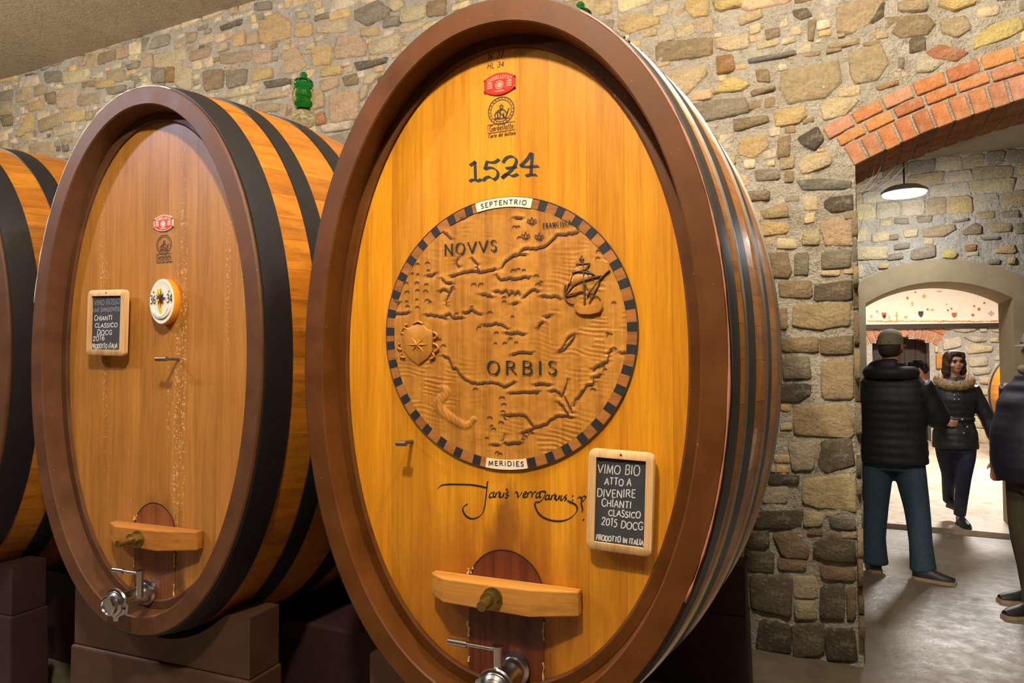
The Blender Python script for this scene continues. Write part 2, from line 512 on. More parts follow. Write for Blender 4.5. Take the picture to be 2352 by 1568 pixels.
class Masonry:
    """a wall plane: maps (s, t, out) to the room and keeps track of what is covered"""
    def __init__(s, parent, frame, s0, s1, t0, t1, cell=0.01):
        s.parent = parent; s.frame = frame; s.cell = cell
        s.s0, s.t0 = s0, t0
        s.ns = int((s1 - s0) / cell) + 1; s.nt = int((t1 - t0) / cell) + 1
        s.occ = np.zeros((s.nt, s.ns), bool)
        s.count = 0; s.blend = 0.16; s.rest = []; s.s1 = s1; s.t1 = t1
    def mask(s, poly, grow=0.0):
        P = np.array([(p[0], p[1]) for p in poly])
        c = P.mean(0)
        if grow:
            d = P - c; L = np.linalg.norm(d, axis=1, keepdims=True) + 1e-9
            P = c + d * (L + grow) / L
        i0 = max(0, int((P[:, 0].min() - s.s0) / s.cell)); i1 = min(s.ns, int((P[:, 0].max() - s.s0) / s.cell) + 2)
        j0 = max(0, int((P[:, 1].min() - s.t0) / s.cell)); j1 = min(s.nt, int((P[:, 1].max() - s.t0) / s.cell) + 2)
        if i1 <= i0 or j1 <= j0: return None
        X, Y = np.meshgrid(s.s0 + (np.arange(i0, i1) + .5) * s.cell, s.t0 + (np.arange(j0, j1) + .5) * s.cell)
        ins = np.zeros(X.shape, bool)
        n = len(P)
        for k in range(n):
            x1, y1 = P[k - 1]; x2, y2 = P[k]
            cond = ((y1 > Y) != (y2 > Y)) & (X < (x2 - x1) * (Y - y1) / (y2 - y1 + 1e-12) + x1)
            ins ^= cond
        return i0, i1, j0, j1, ins
    def place(s, poly, rgb, height, r, as_object=True, name='stone', grow=0.004):
        m = s.mask(poly, grow)
        if m is not None:
            i0, i1, j0, j1, ins = m
            s.occ[j0:j1, i0:i1] |= ins
        ol = stone_outline(poly, r)
        c, v, f = stone_geo(ol, height, r)
        if as_object:
            F = s.frame
            me = bpy.data.meshes.new(name)
            me.from_pydata([tuple(F.to_3x3() @ Vector(p)) for p in v], [], f)
            me.polygons.foreach_set('use_smooth', [True] * len(f))
            me.materials.append(MAT['stone'])
            o = bpy.data.objects.new(name, me)
            COL.objects.link(o)
            o.parent = s.parent
            o.location = F @ Vector((c.x, c.y, 0))
            o.color = (*vary(rgb, r, .08, MORTAR_RGB, s.blend), 1)
            s.count += 1
        else:
            s.rest.append(([s.frame @ (Vector((c.x, c.y, 0)) + Vector(p)) for p in v], f, vary(rgb, r, .08, MORTAR_RGB, s.blend)))
    def free(s, poly, limit=0.0):
        m = s.mask(poly)
        if m is None: return False
        i0, i1, j0, j1, ins = m
        t = ins.sum()
        return t > 0 and (s.occ[j0:j1, i0:i1] & ins).sum() <= limit * t
    def finish_rest(s, name='small_stones'):
        if not s.rest: return
        V = []; Fc = []; C = []
        for v, f, c in s.rest:
            n = len(V); V += [tuple(p) for p in v]; Fc += [tuple(i + n for i in q) for q in f]; C += [c] * len(v)
        o = mesh_obj(name, V, Fc, MAT['stone_small'], s.parent, True)
        a = o.data.color_attributes.new('stone_colour', 'FLOAT_COLOR', 'POINT')
        a.data.foreach_set('color', [x for c in C for x in (*c, 1.0)])
        tag(o, kind='stuff')

def rough_quad(cx, cz, w, h, r, slope=0.0):
    k = 0.11
    q = [(-w / 2, -h / 2), (w / 2, -h / 2), (w / 2, h / 2), (-w / 2, h / 2)]
    return [(cx + x * (1 + r.uniform(-k, k)), cz + y * (1 + r.uniform(-k, k)) + slope * x) for x, y in q]

def pick_colour(r, weights):
    t = r.random() * sum(w for _, w in weights)
    for k, w in weights:
        t -= w
        if t <= 0: return PAL[k]
    return PAL['t']

def fill(mas, r, weights, visible, cap, sizes, tries, height=(0.006, 0.016)):
    """fills what is still bare, course by course and then with smaller and smaller stones"""
    cands = []
    z = mas.t0
    wmin, wmax, hmin, hmax = sizes
    while z < mas.t1:
        h = r.uniform(hmin, hmax)
        x = mas.s0 + r.uniform(-.2, 0)
        while x < mas.s1:
            w = r.uniform(wmin, wmax)
            cands.append((x + w / 2, z + h / 2, w - 0.010, h - 0.009)); x += w
        z += h
    for k, (cx, cz, w, h) in enumerate(cands):
        if not visible(cx, cz): continue
        for sc in (1.0, 0.8):
            q = rough_quad(cx, cz, w * sc, h * sc, r, r.uniform(-.08, .08))
            if mas.free(q, 0.02):
                mas.place(q, pick_colour(r, weights), r.uniform(*height), r, mas.count < cap); break
    for k in range(tries):
        cx = r.uniform(mas.s0, mas.s1); cz = r.uniform(mas.t0, mas.t1)
        if not visible(cx, cz): continue
        f = 1 - 0.62 * k / tries
        q = rough_quad(cx, cz, r.uniform(wmin, wmax) * f, r.uniform(hmin, hmax) * f, r, r.uniform(-.15, .15))
        if mas.free(q, 0.0):
            mas.place(q, pick_colour(r, weights), r.uniform(*height), r, mas.count < cap)

# --- the stones one can tell apart on the back wall: outlines read off the face of the wall
TRACED = [
 (0, 80, 5.226, """c 770 470 1080 400 1060 560 760 600|b 990 580 1140 540 1160 620 1000 640|y 1170 560 1380 530 1390 630 1160 650|g 1290 650 1510 600 1520 680 1320 730|p 770 640 930 630 890 880 690 880 680 760|b 560 720 680 680 670 830 580 830|y 770 900 1030 900 1010 1030 780 1050|t 1040 930 1130 910 1130 1010 1040 1030|y 340 960 410 960 400 1130 260 1230 190 1220|t 480 1030 740 940 740 1090 500 1180|c 650 1140 920 1090 900 1180 650 1220|t 370 1320 640 1280 660 1480 400 1500|y 230 1360 360 1340 360 1480 230 1420|s 750 1340 820 1320 830 1390 760 1400|b 20 1000 150 970 160 1080 40 1100|y 350 830 520 780 540 900 360 930|t 0 830 150 800 150 950 0 980|c 1850 240 2190 200 2190 390 1870 400|p 1710 230 1830 220 1850 380 1720 400|g 1830 410 1990 400 1990 570 1840 580|o 2010 400 2105 380 2105 570 2000 570|t 940 720 1210 690 1200 830 940 850|t 1290 440 1500 420 1490 560 1300 560|g 540 440 740 430 760 560 560 580|t 420 620 540 590 560 700 420 740|d 320 490 415 460 420 475 330 500|g 0 700 140 660 150 780 0 800"""),
 (380, 0, 5.226, """c 130 800 330 810 330 1060 260 1090 130 1010|b 460 860 700 830 690 1060 480 1090|g 730 850 980 820 960 1000 750 1070|y 1040 830 1280 810 1280 930 1060 990|d 1190 990 1490 940 1500 1020 1240 1060|p 1400 620 1590 590 1700 780 1640 850 1400 890|p 1060 640 1290 610 1280 750 1080 770|t 660 640 1050 600 1030 740 680 780|y 1130 290 1350 150 1500 290 1500 450 1220 530 1140 490|d 660 330 930 230 930 300 690 370|y 830 420 960 350 960 540 810 580|p 990 400 1110 370 1130 520 990 540|c 640 520 760 510 760 600 640 640|c 400 470 590 390 580 500 420 540|t 260 400 395 380 380 500 270 520|y 1560 290 1760 270 1760 440 1550 450|c 1830 290 2190 230 2190 390 1830 410|y 1760 560 2000 540 1990 760 1780 810|y 1870 820 2110 780 2120 890 1880 930|p 1860 970 2080 930 2080 1040 1890 1110|p 1990 1130 2320 1080 2330 1420 2000 1480|r 1780 1380 1900 1340 1940 1480 1800 1510|c 620 1150 1120 1060 1110 1120 640 1200|c 1100 1150 1470 1100 1480 1170 1110 1210|p 1400 1260 1470 1240 1440 1420 1400 1420|t 1080 1260 1380 1230 1380 1340 1090 1360|c 10 620 250 590 260 720 20 770|t 300 620 560 560 540 680 300 740|c 1700 520 1790 500 1800 580 1700 600|b 1800 200 1960 150 1980 220 1810 260|g 1080 50 1280 20 1280 120 1090 140|c 1590 150 1700 130 1740 220 1600 230|p 1770 1090 1900 1060 1910 1280 1790 1320"""),
 (660, 0, 4.752, """g 750 130 1000 20 1120 110 1100 200 880 270 760 220|y 810 310 1000 300 1000 390 810 400|c 1090 20 1260 10 1280 80 1170 140 1110 80|c 1240 110 1520 70 1510 210 1240 260|b 1530 30 1740 0 1730 160 1540 200|c 900 480 1230 370 1210 560 910 610|p 560 400 780 390 860 480 850 600 530 640 520 560|d 740 690 930 660 1110 630 1080 690 780 770|c 860 810 1010 800 920 920 840 920|b 600 850 760 800 780 920 640 940|g 1060 190 1220 180 1220 280 1050 310|c 1210 310 1560 220 1400 340 1240 360|c 810 960 900 930 870 1050 810 1100"""),
 (1400, 0, 3.137, """y 70 130 200 100 360 130 350 180 150 240 70 210|b 340 320 740 260 740 400 400 450 340 430|o 770 410 890 400 900 510 780 540|y 550 0 720 0 710 110 600 130 550 70|v 750 0 980 0 940 50 800 80 760 60|c 760 280 1000 240 1000 340 860 370 780 350|b 1120 220 1220 200 1230 270 1130 290|s 1000 430 1330 370 1340 400 1010 460|c 390 520 530 500 690 480 700 540 520 730 410 600|v 740 680 820 590 900 560 1010 610 950 650|g 560 760 760 720 980 710 990 800 850 840 700 870 600 840|b 1050 510 1150 500 1160 590 1070 590|b 1020 660 1190 620 1190 650 1030 700|t 1250 520 1640 430 1660 600 1560 700 1280 740 1240 640|y 1190 810 1400 760 1420 830 1360 890 1200 910|b 900 860 1130 840 1150 880 900 950|c 1520 740 1640 710 1800 720 1700 830 1540 870|y 930 1010 1130 970 1140 1060 1040 1140 930 1120|b 1210 1000 1310 980 1300 1130 1210 1140|k 1350 1000 1490 910 1550 1000 1470 1080 1390 1040|c 1360 1200 1420 1120 1590 1090 1600 1180 1400 1250|s 1350 1300 1540 1290 1740 1310 1740 1360 1400 1370|b 930 1390 1150 1370 1150 1440 960 1450|g 1050 1230 1220 1220 1230 1290 1060 1310|y 830 1130 900 1120 910 1180 830 1200|d 1320 80 1420 60 1460 110 1380 150 1330 120|b 1430 150 1490 150 1470 290 1430 290"""),
 (1850, 0, 4.612, """b 860 200 1290 160 1360 260 1290 360 1000 400 860 300|t 340 110 480 20 810 0 790 150 700 250 480 350 330 330|t 980 30 1230 0 1300 50 1280 110 980 130|v 1420 0 1800 0 1790 50 1560 120 1410 60|t 1430 220 1700 180 1760 300 1600 400 1450 360|v 1800 400 2000 260 2260 190 2315 300 2200 380 1790 510|t 470 560 800 470 880 680 760 840 530 880 470 760|r 1270 560 1430 470 1720 560 1580 660 1340 610|w 1170 620 1260 620 1480 670 1330 760 1170 770|o 740 930 980 850 980 900 780 960|t 240 480 580 400 560 480 260 520|g 980 620 1050 620 1040 730 980 720|k 800 40 840 30 830 180 720 260 680 250 740 150"""),
 (1480, 400, 2.613, """k 1075 170 1110 140 1248 125 1248 215 1120 225 1080 200|p 1070 290 1160 270 1240 290 1248 420 1090 430 1060 330|b 730 480 860 470 890 580 860 620 750 620|g 900 480 985 470 985 600 900 610|b 800 650 1000 640 1010 740 820 740|d 1020 665 1240 630 1248 750 1020 755|t 890 790 1230 770 1240 900 1090 930 900 920|b 820 980 1040 980 1040 1070 820 1060|b 1050 980 1250 970 1250 1080 1060 1080|g 830 1100 990 1090 1000 1220 830 1230|t 1060 1130 1250 1110 1250 1350 1070 1350|k 810 1260 1000 1260 1000 1320 940 1360 810 1360|t 890 1400 1240 1380 1250 1570 900 1570|b 790 810 860 800 860 920 800 930|y 690 290 870 290 860 350 700 370|c 950 350 1050 340 1050 420 950 430|t 700 220 860 170 870 260 720 270|g 1060 470 1240 450 1240 560 1070 570"""),
 (1480, 960, 2.579, """d 1040 140 1220 120 1240 280 1080 330 1030 280|w 860 150 1020 130 1010 300 880 310|c 930 360 1240 330 1250 560 1050 530 940 500|k 730 330 920 340 910 385 740 390|k 650 550 930 545 930 650 640 650|s 1090 590 1250 600 1250 660 1110 650|c 940 545 1070 560 1050 640 945 640|d 620 680 740 660 740 760 600 770|b 760 680 870 660 980 760 960 830 820 820|d 1000 740 1100 690 1250 740 1250 850 1070 840 1000 810|d 600 790 770 800 770 910 610 900|b 790 830 960 840 960 900 800 900|d 620 930 870 940 870 1180 640 1130|w 880 940 1020 940 1020 1060 890 1060|w 890 1080 1000 1080 1020 1190 890 1180|d 1040 1000 1180 980 1190 1180 1040 1190|b 1190 1010 1250 1000 1250 1190 1200 1190|k 680 1190 870 1230 870 1390 660 1370|d 880 1210 1060 1220 1060 1400 880 1410|k 1070 1250 1250 1240 1255 1440 1080 1430|b 1040 870 1250 900 1250 960 1050 950|w 700 420 850 400 850 500 700 500|g 560 1000 610 1000 620 1120 580 1120"""),
]
FR_BACK = Matrix(((1, 0, 0, 0), (0, 0, -1, WALL_Y), (0, 1, 0, 0), (0, 0, 0, 1)))
mas = Masonry(wall_back, FR_BACK, -8.0, 1.4, 0.0, 4.42)
# nothing is laid over the arch or the opening
yy, xx = np.mgrid[0:mas.nt, 0:mas.ns]
GX = mas.s0 + (xx + .5) * mas.cell; GZ = mas.t0 + (yy + .5) * mas.cell
mas.occ |= ((GX > JAMB_X - 0.005) & (GZ < acz + acr)) & ((GX - acx) ** 2 + (GZ - acz) ** 2 < (ARCH_R3 + .012) ** 2)
mas.occ |= (GX > JAMB_X - 0.14) & (GZ > 2.35) & ((GX - acx) ** 2 + (GZ - acz) ** 2 < (ARCH_R3 + .012) ** 2) & ((GX - acx) ** 2 + (GZ - acz) ** 2 > ARCH_R0 ** 2)
for ox, oy, sc, txt in TRACED:
    for item in txt.split('|'):
        w = item.split()
        nums = [float(v) for v in w[1:]]
        poly = [at_y(ox + nums[i] / sc, oy + nums[i + 1] / sc, WALL_Y) for i in range(0, len(nums), 2)]
        cc = sum(poly, Vector()) / len(poly)
        poly = [cc + (p - cc) * 1.05 for p in poly]
        poly = [(min(p.x, JAMB_X - .003) if p.z < 2.5 else p.x, p.z) for p in poly]
        mas.place(poly, PAL[w[0]], rng.uniform(0.010, 0.024), rng, True)
BACKW = [('t', 5), ('c', 4.0), ('y', 1.5), ('b', 1.3), ('g', 1.8), ('w', 3), ('p', 2.4), ('d', .25)]
def vis_back(x, z):
    if x > -1.1: return z > 0.02
    if x > -2.3: return z > 2.2
    return z > 1.75
fill(mas, rng, BACKW, vis_back, 262, (0.15, 0.38, 0.085, 0.19), 3000, (0.007, 0.018))
fill(mas, rng, BACKW, vis_back, 285, (0.10, 0.21, 0.06, 0.12), 5000, (0.006, 0.015))
fill(mas, rng, BACKW, vis_back, 296, (0.06, 0.13, 0.035, 0.07), 5000, (0.004, 0.011))
mas.finish_rest()
# the left jamb's own face
FR_JAMB = Matrix(((0, 0, 1, JAMB_X), (1, 0, 0, 0), (0, 1, 0, 0), (0, 0, 0, 1)))
jm = Masonry(bpy.data.objects['wall_jamb_left'], FR_JAMB, WALL_Y + .02, WALL_Y + WALL_T - .02, 0.0, 2.45)
fill(jm, rng, [('t', 3), ('b', 3), ('g', 3), ('d', 2)], lambda a, b: True, 60, (0.16, 0.30, 0.10, 0.18), 300, (.003, .008))

# ------------------------------------------------------------------ brick arch
brick_arch = empty('brick_arch_trim', (0, 0, 0))
brick_arch.name = 'trim_1'
tag(brick_arch, kind='structure')
BR = [(200, 130, 80), (204, 138, 90), (192, 122, 78), (204, 150, 118), (196, 134, 98), (206, 142, 84)]
def arch_bricks(parent, cx, cz, r0, r1, a0, a1, width, gap, y0, y1, pal, split=1, rr=None, x_limit=None, name='brick', prot=0.0):
    rr = rr or rng
    n = int((a1 - a0) * r0 / width)
    da = (a1 - a0) / n
    for i in range(n):
        b0 = a0 + i * da + gap / 2 / r0; b1 = a0 + (i + 1) * da - gap / 2 / r0
        if x_limit and cx + r0 * math.cos((b0 + b1) / 2) > x_limit: continue
        dy = (y1 - y0) / split
        for k in range(split):
            ya = y0 + k * dy - (prot + rr.uniform(0, .005) if k == 0 else -gap / 2); yb = y0 + (k + 1) * dy - gap / 2
            vv = []
            dr0, dr1 = rr.uniform(-.003, .003), rr.uniform(-.002, .002)
            for y in (ya, yb):
                for a, r in ((b0, r0 + dr0), (b1, r0 + dr0), (b1, r1 + dr1), (b0, r1 + dr1)):
                    vv.append(Vector((cx + r * math.cos(a), y, cz + r * math.sin(a))))
            cen = sum(vv, Vector()) / 8
            o = mesh_obj(name, [v - cen for v in vv], [(0, 3, 2, 1), (4, 5, 6, 7), (0, 1, 5, 4), (1, 2, 6, 5), (2, 3, 7, 6), (3, 0, 4, 7)], MAT['brick'], parent)
            o.location = cen
            m = o.modifiers.new('bevel', 'BEVEL'); m.width = 0.004; m.segments = 1
            o.color = (*vary(rr.choice(pal), rr, 0.1), 1)
a_l = math.pi - math.acos((acx - JAMB_X) / ARCH_R0)      # left springing
a_l3 = a_l + 0.012
a_r = math.pi - a_l
arch_bricks(brick_arch, acx, acz, ARCH_R0, ARCH_R1 - .012, a_r, a_l + .003, 0.0775, 0.014, WALL_Y, WALL_Y + WALL_T, BR, 2, prot=.012)
arch_bricks(brick_arch, acx, acz, ARCH_R1, ARCH_R2 - .012, a_r, a_l + .006, 0.138, 0.014, WALL_Y, WALL_Y + .12, BR, 1, prot=.012)
arch_bricks(brick_arch, acx, acz, ARCH_R2, ARCH_R3, a_r, a_l3 + .004, 0.140, 0.014, WALL_Y, WALL_Y + .12, BR, 1, prot=.012)
# mortar bed between the bricks
mb = MB()
NS = 60
ring = []
for i in range(NS + 1):
    a = a_r + (a_l + .01 - a_r) * i / NS
    ring.append([Vector((acx + r * math.cos(a), y, acz + r * math.sin(a))) for r, y in ((ARCH_R0 + .007, WALL_Y + .001), (ARCH_R3 - .004, WALL_Y + .001), (ARCH_R3 - .004, WALL_Y + WALL_T), (ARCH_R0 + .007, WALL_Y + WALL_T))])
mb.loft(ring, True, True)
mb.build('mortar_bed', MAT['mortar'], brick_arch)

# ------------------------------------------------------------------ floor and ceilings
def slab(name, x0, x1, y0, y1, z0, z1, mat):
    b = MB(); b.box(((x0 + x1) / 2, (y0 + y1) / 2, (z0 + z1) / 2), (x1 - x0, y1 - y0, z1 - z0))
    return tag(b.build(name, mat), kind='structure')
W2_Y, W2_T = 7.32, 0.62
slab('floor', -9.5, 4.5, -3.5, W2_Y + .02, -0.12, 0.0, MAT['floor'])
slab('floor_map_room', -4.0, 9.0, W2_Y + .02, 19.0, -0.12, 0.045, MAT['floor_far'])
slab('ceiling', -9.5, 4.5, -3.5, WALL_Y + .05, CEIL_Z, CEIL_Z + .1, MAT['plaster'])
slab('ceiling_middle_room', -3.0, 4.5, WALL_Y + WALL_T - .01, W2_Y + .05, 3.42, 3.52, MAT['frame_plaster'])
slab('ceiling_map_room', -4.0, 9.0, W2_Y + W2_T - .01, 19.0, 4.3, 4.4, MAT['mortar_pale'])

# ------------------------------------------------------------------ second wall with the plastered doorway
DL = at_y(1990, 800, W2_Y).x; DR = at_y(2328, 800, W2_Y).x
dz_s = at_y(1990, 697, W2_Y).z; dz_t = at_y(2140, 648, W2_Y).z
dcx = (DL + DR) / 2
dh = (DR - DL) / 2; rise = dz_t - dz_s
dr = (dh * dh + rise * rise) / (2 * rise); dcz = dz_t - dr
def in_door(x, z, g=0.0):
    if x < DL - g or x > DR + g: return False
    return z < dcz + math.sqrt(max(0, (dr + g) ** 2 - (x - dcx) ** 2))
wall_mid = relief_wall('wall_middle', DL - .035 * 90, DL + .035 * 120, 0.0, 3.45, W2_Y, 0.035, MAT['mortar_pale'], lambda x, z: in_door(x, z, .06), 0.005, W2_T, 3)
FR_MID = Matrix(((1, 0, 0, 0), (0, 0, -1, W2_Y), (0, 1, 0, 0), (0, 0, 0, 1)))
m2 = Masonry(wall_mid, FR_MID, -0.6, 2.4, 0.0, 3.40)
yy, xx = np.mgrid[0:m2.nt, 0:m2.ns]
GX = m2.s0 + (xx + .5) * m2.cell; GZ = m2.t0 + (yy + .5) * m2.cell
BAND = 0.20
m2.occ |= (GX > DL - BAND) & (GX < DR + BAND) & (GZ < dcz + np.sqrt(np.maximum(0, (dr + BAND) ** 2 - (GX - dcx) ** 2)))
m2.occ |= (GX > DR)&(GZ < 1.9)
T2 = """g 500 600 670 590 680 660 510 660|g 750 570 940 560 930 640 770 650|t 830 720 960 680 1180 660 1200 720 1060 800 840 800|b 1270 740 1420 640 1500 680 1490 770 1280 790|b 1160 630 1340 590 1350 620 1170 650|t 1440 530 1650 510 1640 590 1450 610|g 1710 520 1910 500 1920 590 1710 590|g 1860 650 1970 650 1970 770 1870 770|t 1590 640 1840 640 1830 750 1600 760|c 250 770 430 740 540 830 260 870|b 450 780 560 770 560 830 450 840|c 60 690 200 690 200 860 60 880|c 600 720 770 710 770 800 620 810|g 500 890 690 870 680 930 510 950|g 430 1000 610 980 610 1050 430 1070|g 690 950 970 890 980 1030 690 1070|v 1040 970 1120 930 1230 990 1180 1050 1040 1040|o 1300 900 1430 880 1430 960 1310 970|y 1650 920 1870 890 1880 990 1640 990|c 60 920 450 910 440 1060 60 1060|y 330 1100 460 1100 440 1160 330 1160|g 1560 1060 1700 1050 1690 1110 1560 1110|y 1780 1040 1870 1030 1870 1110 1780 1110|g 1480 810 1700 800 1690 830 1490 840"""
for item in T2.split('|'):
    w = item.split(); nums = [float(v) for v in w[1:]]
    poly = [at_y(1950 + nums[i] / 4.9, 380 + nums[i + 1] / 4.9, W2_Y) for i in range(0, len(nums), 2)]
    m2.place([(p.x, p.z) for p in poly], PAL[w[0]], rng.uniform(.012, .026), rng, True)
fill(m2, rng, [('c', 5), ('t', 4), ('g', 2), ('w', 3), ('y', 1.2), ('b', 1)], lambda x, z: z > 1.9, 250, (0.14, 0.34, 0.09, 0.16), 2500)
# plaster band around the doorway: one ring running up, over and down
def door_path(g):
    out = [(DL - g, 0.0)]
    a0 = math.atan2(dz_s - dcz, DL - dcx); a1 = math.atan2(dz_s - dcz, DR - dcx)
    for i in range(33):
        a = a0 + (a1 - a0) * i / 32
        rr_ = dr + g
        x = dcx + (dh + g) * (math.cos(a) / math.cos(a1)); z = dcz + math.sqrt(max(0, rr_ ** 2 - (x - dcx) ** 2))
        out.append((x, z))
    out.append((DR + g, 0.0))
    return out
pin, pout = door_path(0), door_path(BAND)
ring = []
for (x0, z0), (x1, z1) in zip(pin, pout):
    ring.append([Vector((x0, W2_Y - .03, z0)), Vector((x1, W2_Y - .03, z1)), Vector((x1, W2_Y + .05, z1)), Vector((x1, W2_Y + W2_T, z1)), Vector((x0, W2_Y + W2_T, z0))])
mb = MB(); mb.loft(ring, True, True)
tag(mb.build('trim_2', MAT['frame_plaster']), kind='structure')
# flat plastered wall right of the doorway
mb = MB(); mb.box((DR + BAND + 1.2, W2_Y - .012, 0.95), (2.4, .02, 1.9))
tag(mb.build('wall_plaster_right', MAT['frame_plaster']), kind='structure')
# ================================================================== lettering as pen strokes
GL = {
 'A': (.8, ['l .02 0 .4 1 .78 0', 'l .16 .36 .64 .36']),
 'B': (.68, ['l .1 0 .1 1', 's .1 1 .42 1 .58 .88 .56 .66 .42 .54 .1 .53', 's .1 .53 .46 .52 .64 .38 .62 .14 .42 .01 .1 0']),
 'C': (.78, ['s .74 .82 .56 .98 .32 .96 .1 .74 .06 .46 .16 .16 .4 .01 .62 .04 .76 .2']),
 'D': (.8, ['l .1 0 .1 1', 's .1 1 .42 1 .66 .86 .76 .52 .68 .18 .44 .02 .1 0']),
 'E': (.62, ['l .1 0 .1 1', 'l .1 1 .58 1', 'l .1 .52 .5 .52', 'l .1 0 .6 0']),
 'F': (.6, ['l .1 0 .1 1', 'l .1 1 .58 1', 'l .1 .52 .5 .52']),
 'G': (.82, ['s .74 .82 .56 .98 .32 .96 .1 .74 .06 .46 .16 .16 .4 .01 .62 .04 .74 .16', 'l .74 .14 .74 .44 .5 .44']),
 'H': (.8, ['l .1 0 .1 1', 'l .7 0 .7 1', 'l .1 .52 .7 .52']),
 'I': (.26, ['l .13 0 .13 1']),
 'L': (.58, ['l .1 1 .1 0', 'l .1 0 .56 0']),
 'M': (.95, ['l .08 0 .16 1 .48 .12 .8 1 .88 0']),
 'N': (.84, ['l .1 0 .1 1', 'l .1 1 .74 0', 'l .74 0 .74 1']),
 'O': (.9, ['c .45 1 .18 .9 .05 .5 .18 .1 .45 0 .72 .1 .85 .5 .72 .9']),
 'P': (.64, ['l .1 0 .1 1', 's .1 1 .42 1 .6 .86 .58 .62 .42 .5 .1 .49']),
 'R': (.74, ['l .1 0 .1 1', 's .1 1 .42 1 .58 .86 .56 .64 .42 .53 .1 .52', 'l .34 .52 .72 0']),
 'S': (.58, ['s .52 .84 .38 .98 .18 .96 .07 .8 .14 .62 .34 .5 .5 .36 .5 .14 .34 .01 .14 .03 .04 .18']),
 'T': (.74, ['l .37 0 .37 1', 'l .04 1 .7 1']),
 'U': (.78, ['s .1 1 .1 .3 .2 .06 .4 0 .6 .06 .68 .3 .68 1']),
 'V': (.8, ['l .02 1 .4 0 .78 1']),
 '0': (.66, ['c .33 1 .12 .86 .06 .5 .12 .14 .33 0 .54 .14 .6 .5 .54 .86']),
 '1': (.42, ['l .06 .78 .26 1 .26 0']),
 '2': (.62, ['s .06 .76 .14 .95 .34 1 .52 .9 .5 .66 .3 .34 .06 .02', 'l .06 .02 .58 .02']),
 '3': (.6, ['s .06 .88 .24 1 .46 .96 .52 .78 .42 .6 .24 .54', 's .24 .54 .46 .5 .56 .3 .48 .08 .26 0 .06 .1']),
 '4': (.66, ['l .46 0 .46 1 .04 .34 .64 .34']),
 '5': (.6, ['l .52 1 .16 1 .12 .58', 's .12 .58 .32 .62 .5 .5 .54 .28 .42 .06 .22 0 .06 .08']),
 '6': (.62, ['s .5 .98 .28 .86 .12 .58 .08 .28 .2 .04 .4 .02 .54 .2 .5 .42 .32 .52 .14 .42']),
 '7': (.58, ['l .06 1 .54 1 .22 0', 'l .16 .5 .5 .5']),
 "'": (.2, ['l .1 1 .06 .8']), '.': (.2, ['l .08 0 .1 .04']), ':': (.25, ['l .1 .1 .12 .14', 'l .1 .5 .12 .54']), ' ': (.4, []),
 'a': (.5, ['s .42 .5 .2 .52 .06 .26 .16 .02 .34 .14 .42 .46', 's .42 .48 .38 .1 .5 .02']),
 'b': (.5, ['s .16 1 .08 .5 .1 .06 .28 .0 .44 .2 .38 .46 .2 .48 .1 .3']),
 'd': (.5, ['s .42 .5 .2 .52 .06 .26 .16 .02 .34 .14 .42 .46', 'l .48 1 .38 0']),
 'e': (.46, ['s .08 .26 .3 .32 .38 .44 .26 .54 .1 .4 .08 .16 .2 0 .42 .1']),
 'i': (.24, ['l .12 .5 .1 0', 'l .14 .7 .15 .74']),
 'l': (.24, ['l .14 1 .1 0']),
 'n': (.52, ['l .1 .5 .06 0', 's .08 .3 .24 .5 .38 .46 .36 .1 .46 .02']),
 'o': (.48, ['c .24 .52 .08 .4 .08 .12 .24 0 .4 .12 .4 .4']),
 'r': (.4, ['l .1 .5 .06 0', 's .08 .3 .2 .48 .36 .46']),
 's': (.4, ['s .34 .46 .2 .54 .08 .42 .22 .28 .32 .14 .2 .0 .04 .06']),
 't': (.36, ['s .18 .84 .12 .3 .16 .04 .32 .06', 'l .02 .52 .34 .54']),
 'u': (.52, ['s .1 .5 .06 .16 .16 .0 .32 .1 .42 .5', 's .42 .5 .38 .1 .5 .02']),
 'v': (.46, ['s .06 .5 .14 .4 .18 .02', 's .18 .02 .36 .24 .42 .52']),
}
def strokes_of(ch):
    w, ss = GL.get(ch, GL[' '])
    out = []
    for s in ss:
        k, *n = s.split(); n = [float(x) for x in n]
        p = [(n[i], n[i + 1]) for i in range(0, len(n), 2)]
        if k == 's': p = [(q.x, q.y) for q in catmull([(x, y, 0) for x, y in p], 5)]
        elif k == 'c': p = [(q.x, q.y) for q in catmull([(x, y, 0) for x, y in p], 4, True)]; p.append(p[0])
        out.append((k, p))
    return w, out

def ribbon(mb, pts, width, nib=None, lift=0.0):
    """a flat pen stroke in (u, v); nib = angle of a broad pen, None = round pen; mb wants (u, lift, v)"""
    P = [Vector((p[0], p[1])) for p in pts]
    if len(P) < 2: return
    rings = []
    for i, p in enumerate(P):
        t = P[min(i + 1, len(P) - 1)] - P[max(i - 1, 0)]
        if t.length < 1e-9: t = Vector((1, 0))
        t.normalize()
        n = Vector((-t.y, t.x)) * width / 2
        if nib is not None:
            nv = Vector((math.cos(nib), math.sin(nib))) * width / 2
            if nv.dot(n) < 0: nv = -nv
            n = nv + n * 0.28
        rings.append((p + n, p - n))
    v = []; f = []
    for a, b in rings:
        v += [(a.x, lift, a.y), (b.x, lift, b.y)]
    for i in range(len(rings) - 1):
        f.append((2 * i, 2 * i + 1, 2 * i + 3, 2 * i + 2))
    mb.add(v, f)

